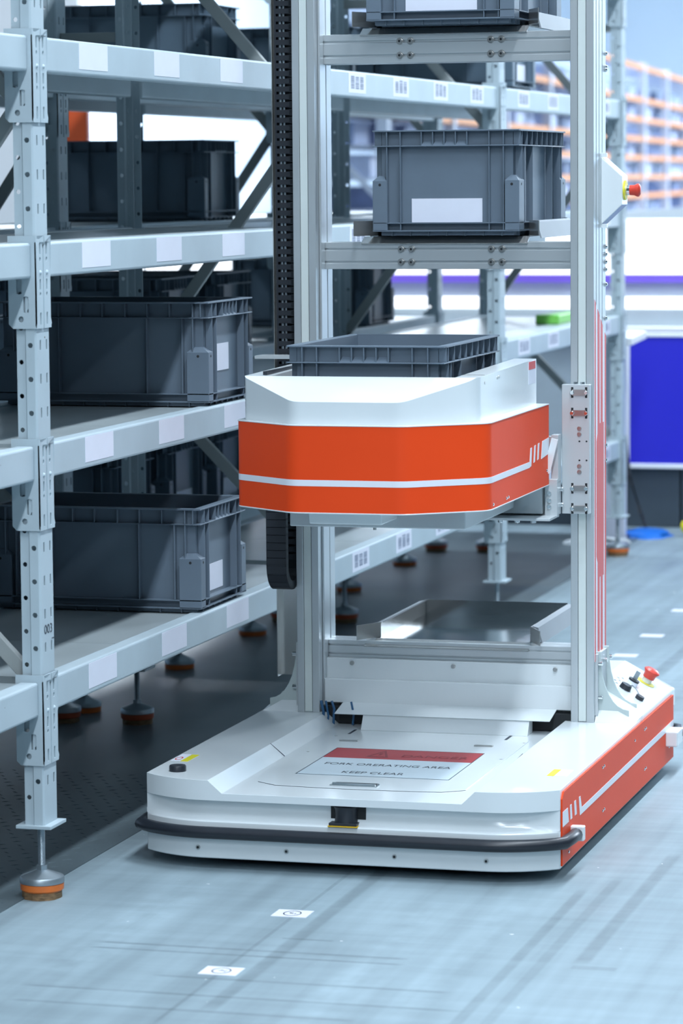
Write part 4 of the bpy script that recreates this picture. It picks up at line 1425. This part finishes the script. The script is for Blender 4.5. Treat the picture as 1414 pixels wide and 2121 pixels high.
# emergency stop box on the right mast
eb = build(MB().prism([(-1.687, 1.534), (-1.631, 1.586), (-1.631, 1.662), (-1.687, 1.712)], 'y', 8.585, 8.665), 'emergency_stop_box', 'white_paint', robot, 0.002)
for z in (1.526, 1.712):
    t_ = bx('box_tab', 'white_paint', eb, -1.688, -1.672, 8.588, 8.600, z, z + 0.010, 0.0005)
build(MB().lathe([(0.026, 0.0), (0.026, 0.004), (0.0, 0.005)], (-1.631, 8.625, 1.624), 'x', 24), 'warning_disc', 'yellow', eb, smooth=True)
build(MB().lathe([(0.013, 0.0), (0.013, 0.012), (0.0, 0.012)], (-1.627, 8.625, 1.624), 'x', 20), 'button_collar', 'chrome', eb, smooth=True)
build(MB().lathe([(0.0135, 0.0), (0.0140, 0.012), (0.0175, 0.020), (0.0175, 0.024), (0.012, 0.028), (0.0, 0.029)], (-1.617, 8.625, 1.624), 'x', 22), 'stop_button', 'estop_red', eb, smooth=True)
# control cluster on the sloped tail cover
def up_slope(x):
    return 0.226 + (XR - x) / 0.136 * 0.076
SN = Vector((0.49, 0, 0.872)).normalized()
def on_slope(name, prof, x, y, m, n=20):
    base = Vector((x, y, up_slope(x)))
    mb = MB().lathe(prof, (0, 0, 0), 'z', n)
    q = Vector((0, 0, 1)).rotation_difference(SN)
    mb.v = [tuple(base + q @ Vector(v)) for v in mb.v]
    return build(mb, name, m, robot, smooth=True)
on_slope('button_collar', [(0.015, 0.0), (0.013, 0.018), (0, 0.018)], -1.634, 8.96, 'white_paint')
on_slope('stop_button', [(0.017, 0.014), (0.018, 0.026), (0.023, 0.034), (0.023, 0.037), (0.016, 0.042), (0, 0.043)], -1.634, 8.96, 'estop_red')
on_slope('warning_disc', [(0.027, 0.0), (0.027, 0.0012), (0, 0.0013)], -1.634, 8.955, 'yellow', 24)
on_slope('key_switch', [(0.015, 0.0), (0.015, 0.012), (0, 0.012)], -1.652, 8.84, 'card_white')
on_slope('switch_ring', [(0.0155, 0.012), (0.0155, 0.017), (0, 0.017)], -1.652, 8.84, 'black_plastic')
k0 = Vector((-1.652, 8.84, up_slope(-1.652))) + SN * 0.017
build(MB().bar(k0, k0 + SN * 0.026, 0.013, 0.003, up=(0, 1, 0)), 'key', 'zinc', robot, 0.001)
on_slope('socket_cap', [(0.017, 0.0), (0.015, 0.014), (0, 0.014)], -1.655, 8.755, 'black_plastic')
on_slope('socket_cap', [(0.012, 0.0), (0.012, 0.010), (0, 0.010)], -1.612, 8.735, 'black_plastic')
a0 = Vector((-1.645, 8.755, up_slope(-1.645) + 0.012))
a1 = Vector((-1.612, 8.738, up_slope(-1.612) + 0.012))
build(MB().tube([a0, a0 * 0.6 + a1 * 0.4 + Vector((0, 0, 0.012)), a0 * 0.3 + a1 * 0.7 + Vector((0, 0, 0.010)), a1], 0.0016, 6), 'tether', 'zinc', robot, smooth=True)
mb = MB()
for k in range(6):
    x, y = -1.69 + 0.008 * (k % 2), 8.74 + 0.022 * k
    mb.add([(x + dx, y + dy, up_slope(x + dx) + 0.0008) for dx, dy in ((0, 0), (0.006, 0), (0.006, 0.008), (0, 0.008))], [(0, 1, 2, 3)])
build(mb, 'panel_print', 'bolt_steel', robot)

# ------------------------------------------------------------------ floor markers along the robot's lane
def marker(x, y, label, ring=True, s=0.0415, sy=0.035):
    o = bx('floor_marker', 'card_white', None, x - s, x + s, y - sy, y + sy, 0.0, 0.0012)
    setp(o, label, 'floor marker', 'white floor markers in the robot lane')
    if ring:
        mb = MB()
        n = 36
        for k in range(n):
            t0, t1 = 2 * math.pi * k / n, 2 * math.pi * (k + 1) / n
            mb.add([(x + r * 0.021 * math.cos(t), y + r * 0.025 * math.sin(t), 0.0015) for r, t in ((1, t0), (1, t1), (0.86, t1), (0.86, t0))], [(0, 1, 2, 3)])
        rr = random.Random(int(y * 10))
        for k in range(9):
            u, v = rr.uniform(-0.011, 0.009), rr.uniform(-0.008, 0.006)
            w, h = rr.choice(((0.006, 0.0018), (0.0018, 0.006), (0.003, 0.003)))
            mb.add([(x + u, y + v, 0.0015), (x + u + w, y + v, 0.0015), (x + u + w, y + v + h, 0.0015), (x + u, y + v + h, 0.0015)], [(0, 1, 2, 3)])
        build(mb, 'printed_ring', 'sign_ink', o)
    return o
marker(-2.095, 7.037, 'white floor marker with a ring, the one closest to the robot nose')
marker(-2.086, 6.479, 'white floor marker with a ring, lowest in the picture')
marker(-2.113, 11.19, 'blank looking white floor marker just behind the robot tail', False)
marker(-2.111, 11.70, 'blank looking white floor marker, second one behind the robot', False)
marker(-2.120, 12.41, 'blank looking white floor marker at the right picture edge', False)

# ------------------------------------------------------------------ exhibition booth behind
YW = 16.0
booth = empty('display_wall', (-4.0, YW, 0), 'long display wall with a bright white lightbox and violet edge behind the racks', 'display wall')
bx('wall_panel', 'booth_grey', booth, -7.2, -0.8, YW + 0.03, YW + 0.10, 0.0, 1.18)
for k in range(5):
    x0 = -6.9 + k * 1.22
    bx('lightbox', 'lightbox', booth, x0, x0 + 1.215, YW - 0.05, YW + 0.08, 1.182, 1.452)
bx('violet_edge', 'violet_band', booth, -6.9, -0.8, YW - 0.03, YW + 0.05, 1.142, 1.180)
for k in range(5):
    x0 = -6.9 + k * 1.22
    bx('light_tube', 'led_tube', booth, x0 + 0.01, x0 + 1.205, YW - 0.02, YW + 0.03, 1.012, 1.070, 0.01)
bx('sill', 'partition_white', booth, -7.2, -0.8, YW - 0.06, YW + 0.03, 0.90, 0.925, 0.004)
# blue board on a dark stand
board = empty('blue_board', (-2.2, 15.35, 0), 'large plain blue board in a thin white frame at the right', 'board')
YBd = 15.35
bx('face', 'blue_board', board, -2.878, -1.30, YBd, YBd + 0.02, 0.306, 0.906)
for x0, x1, z0, z1 in ((-2.905, -1.29, 0.283, 0.306), (-2.905, -1.29, 0.906, 0.925), (-2.905, -2.878, 0.283, 0.925), (-1.30, -1.275, 0.283, 0.925)):
    bx('frame_bar', 'partition_white', board, x0, x1, YBd - 0.008, YBd + 0.03, z0, z1, 0.003)
cab = empty('plinth', (-2.2, YBd + 0.2, 0), 'dark grey panelled plinth below the blue board', 'plinth')
for k in range(8):
    x0 = -3.9 + k * 0.42
    bx('plinth_panel', 'dark_panel', cab, x0 + 0.004, x0 + 0.416, YBd + 0.03, YBd + 0.28, 0.0, 0.286, 0.003)
# floor clutter before the plinth
def blob(name, m, c, r, label, cat, seed, n=18, rings=7):
    rr = random.Random(seed)
    mb = MB()
    vs, fs = [], []
    for i in range(rings):
        ph = i / (rings - 1) * math.pi / 2
        for k in range(n):
            t = 2 * math.pi * k / n
            q = 1 + rr.uniform(-0.18, 0.18)
            vs.append((c[0] + r[0] * math.cos(ph) * math.cos(t) * q, c[1] + r[1] * math.cos(ph) * math.sin(t) * q, c[2] + r[2] * math.sin(ph)))
    for i in range(rings - 1):
        for k in range(n):
            fs.append((i * n + k, i * n + (k + 1) % n, (i + 1) * n + (k + 1) % n, (i + 1) * n + k))
    fs.append(tuple(range(n - 1, -1, -1)))
    mb.add(vs, fs)
    o = build(mb, name, m, None, smooth=True, ang=80)
    return setp(o, label, cat)
blob('plastic_bag', 'blue_bag', (-2.735, 15.0, 0.0), (0.11, 0.15, 0.035), 'crumpled blue plastic bag on the floor before the dark plinth', 'bag', 2)
setp(build(MB().tube([(-2.90 + 0.16 * math.cos(t * 0.7) * (1 - t * 0.02), 14.62 + 0.14 * math.sin(t * 0.7), 0.008 + 0.004 * math.sin(t)) for t in range(0, 24)], 0.006, 6), 'cable_coil', 'cable_white', None, smooth=True), 'loose coil of white cable on the floor beside the blue bag', 'cable')
setp(build(MB().tube([(-2.90, 15.33, 0.45), (-2.87, 15.30, 0.25), (-2.80, 15.22, 0.08), (-2.77, 15.19, 0.012), (-2.84, 15.12, 0.010), (-2.95, 15.15, 0.010)], 0.009, 7), 'power_cable', 'black_rubber', None, smooth=True), 'black power cable hanging from the corner of the blue board', 'cable')
setp(build(MB().tube([(-2.56, 15.0, 0.045), (-2.50, 14.98, 0.05), (-2.42, 14.95, 0.045), (-2.35, 14.94, 0.03)], 0.028, 10), 'hand_tool', 'yellow', None, smooth=True), 'yellow tool lying on the floor at the right picture edge', 'tool')
tb = empty('side_table', (-2.85, 14.8, 0), 'white table corner sticking out beyond the last grey upright', 'table')
build(MB().prism([(-2.665, 14.26), (-2.715, 14.90), (-3.15, 15.25), (-3.10, 14.62)], 'z', 0.920, 0.955), 'table_top', 'partition_white', tb, 0.004)
build(MB().prism([(-2.80, 14.80), (-2.80, 14.86), (-3.02, 14.98), (-3.02, 14.92)], 'z', 0.0, 0.920), 'table_panel', 'far_white', tb, 0.003)
gb = bx('green_box', 'green_plastic', None, -2.90, -2.80, 13.35, 13.75, LEVELS[1] - 0.004, LEVELS[1] + 0.035, 0.006)
setp(gb, 'bright green plastic tray on the shelf behind the right mast', 'tray')

# white partition running back along the aisle and pale boards seen through the rack
pw = bx('partition_wall', 'partition_white', None, -3.86, -3.78, 17.0, 60.0, 0.0, 1.445)
setp(pw, 'long white low partition receding behind the lightbox', 'partition')
ob = bx('notice_board', 'orange_board', None, -4.68, -4.585, 12.6, 12.64, 1.80, 1.945, 0.005)
setp(ob, 'small orange board seen between two uprights at the upper left', 'board')
wp = empty('partition_wall', (-7.0, 14.5, 0), 'tall white partition panels glimpsed through the shelves at the upper left', 'partition')
for k in range(5):
    bx('partition_panel', 'partition_white', wp, -8.4 + 0.62 * k, -7.79 + 0.62 * k, 14.5, 14.56, 0.0, 2.6, 0.004)

# ------------------------------------------------------------------ far orange rack
ang = math.radians(4.5)
dv = Vector((-math.sin(ang), math.cos(ang), 0))
px0 = Vector((-8.56, 45.0, 0))
far = empty('pallet_rack', tuple(px0), 'far blurred storage rack with orange beams and white uprights', 'storage rack')
def FP(t, off=0.0):
    return px0 + dv * t + Vector((-dv.y, dv.x, 0)) * off
levels = [1.66 + 46.2 * dpx / 6813 for dpx in (-82, -41, -1, 40, 80, 121, 163, 232)]
ts = [-18.2 + 3.5 * k for k in range(12)]
for t in ts:
    for off in (0.0, ):
        p = FP(t, off)
        build(MB().box(p.x - 0.05, p.x + 0.05, p.y - 0.05, p.y + 0.05, 0.0, levels[-1] + 0.06), 'upright', 'far_white', far)
    a, b = FP(t, 0.05), FP(t, 0.95)
    for z0, z1 in ((0.4, 1.5), (1.5, 2.4), (2.4, 3.2)):
        build(MB().bar((a.x, a.y, z0), (b.x, b.y, z1), 0.05, 0.03, up=(0, 1, 0)), 'brace', 'far_white', far)
for ta, tb_ in zip(ts[:-1], ts[1:]):
    for z in levels:
        a, b = FP(ta), FP(tb_)
        build(MB().bar((a.x, a.y, z), (b.x, b.y, z), 0.065, 0.05, up=(1, 0, 0)), 'beam', 'far_orange', far)
    for z in levels[::1]:
        a, b = FP(ta, 0.5), FP(tb_, 0.5)
        build(MB().bar((a.x, a.y, z), (b.x, b.y, z), 0.95, 0.02, up=(0, 0, 1)), 'deck_board', 'far_white', far)
masters = []
for m in ('box_blue', 'box_pale', 'bin_slate'):
    mb = MB().box(-0.25, 0.25, -0.35, 0.35, 0.0, 0.2)
    mb.box(-0.265, 0.265, -0.365, 0.365, 0.17, 0.19)
    masters.append(build(mb, 'storage_box', m, None, origin=(0, 0, 0)))
rr = random.Random(5)
cnt = 0
for ta in ts[:-1]:
    for li, z in enumerate(levels[:-1]):
        for k in range(4):
            if rr.random() < 0.22 or cnt >= 290:
                continue
            src = masters[rr.randrange(3)]
            o = src if 'label' not in src else src.copy()
            if o is not src:
                COL.objects.link(o)
            q_ = FP(ta + 0.45 + k * 0.87, 0.4)
            cc = Vector((q_.x, q_.y, z - CAM_H))
            if not 690 < 707 + CAM_F_PX * cc.dot(_r2) / cc.dot(_f) < 1425:
                continue
            p = FP(ta + 0.45 + k * 0.87, 0.40 + rr.uniform(-0.05, 0.15))
            o.location = (p.x, p.y, z + 0.012)
            o.rotation_euler = (0, 0, ang)
            setp(o, 'small blurred box on the far rack with orange beams', 'box', 'boxes on the far orange rack')
            cnt += 1
for m in masters:
    if 'label' not in m:
        bpy.data.objects.remove(m, do_unlink=True)
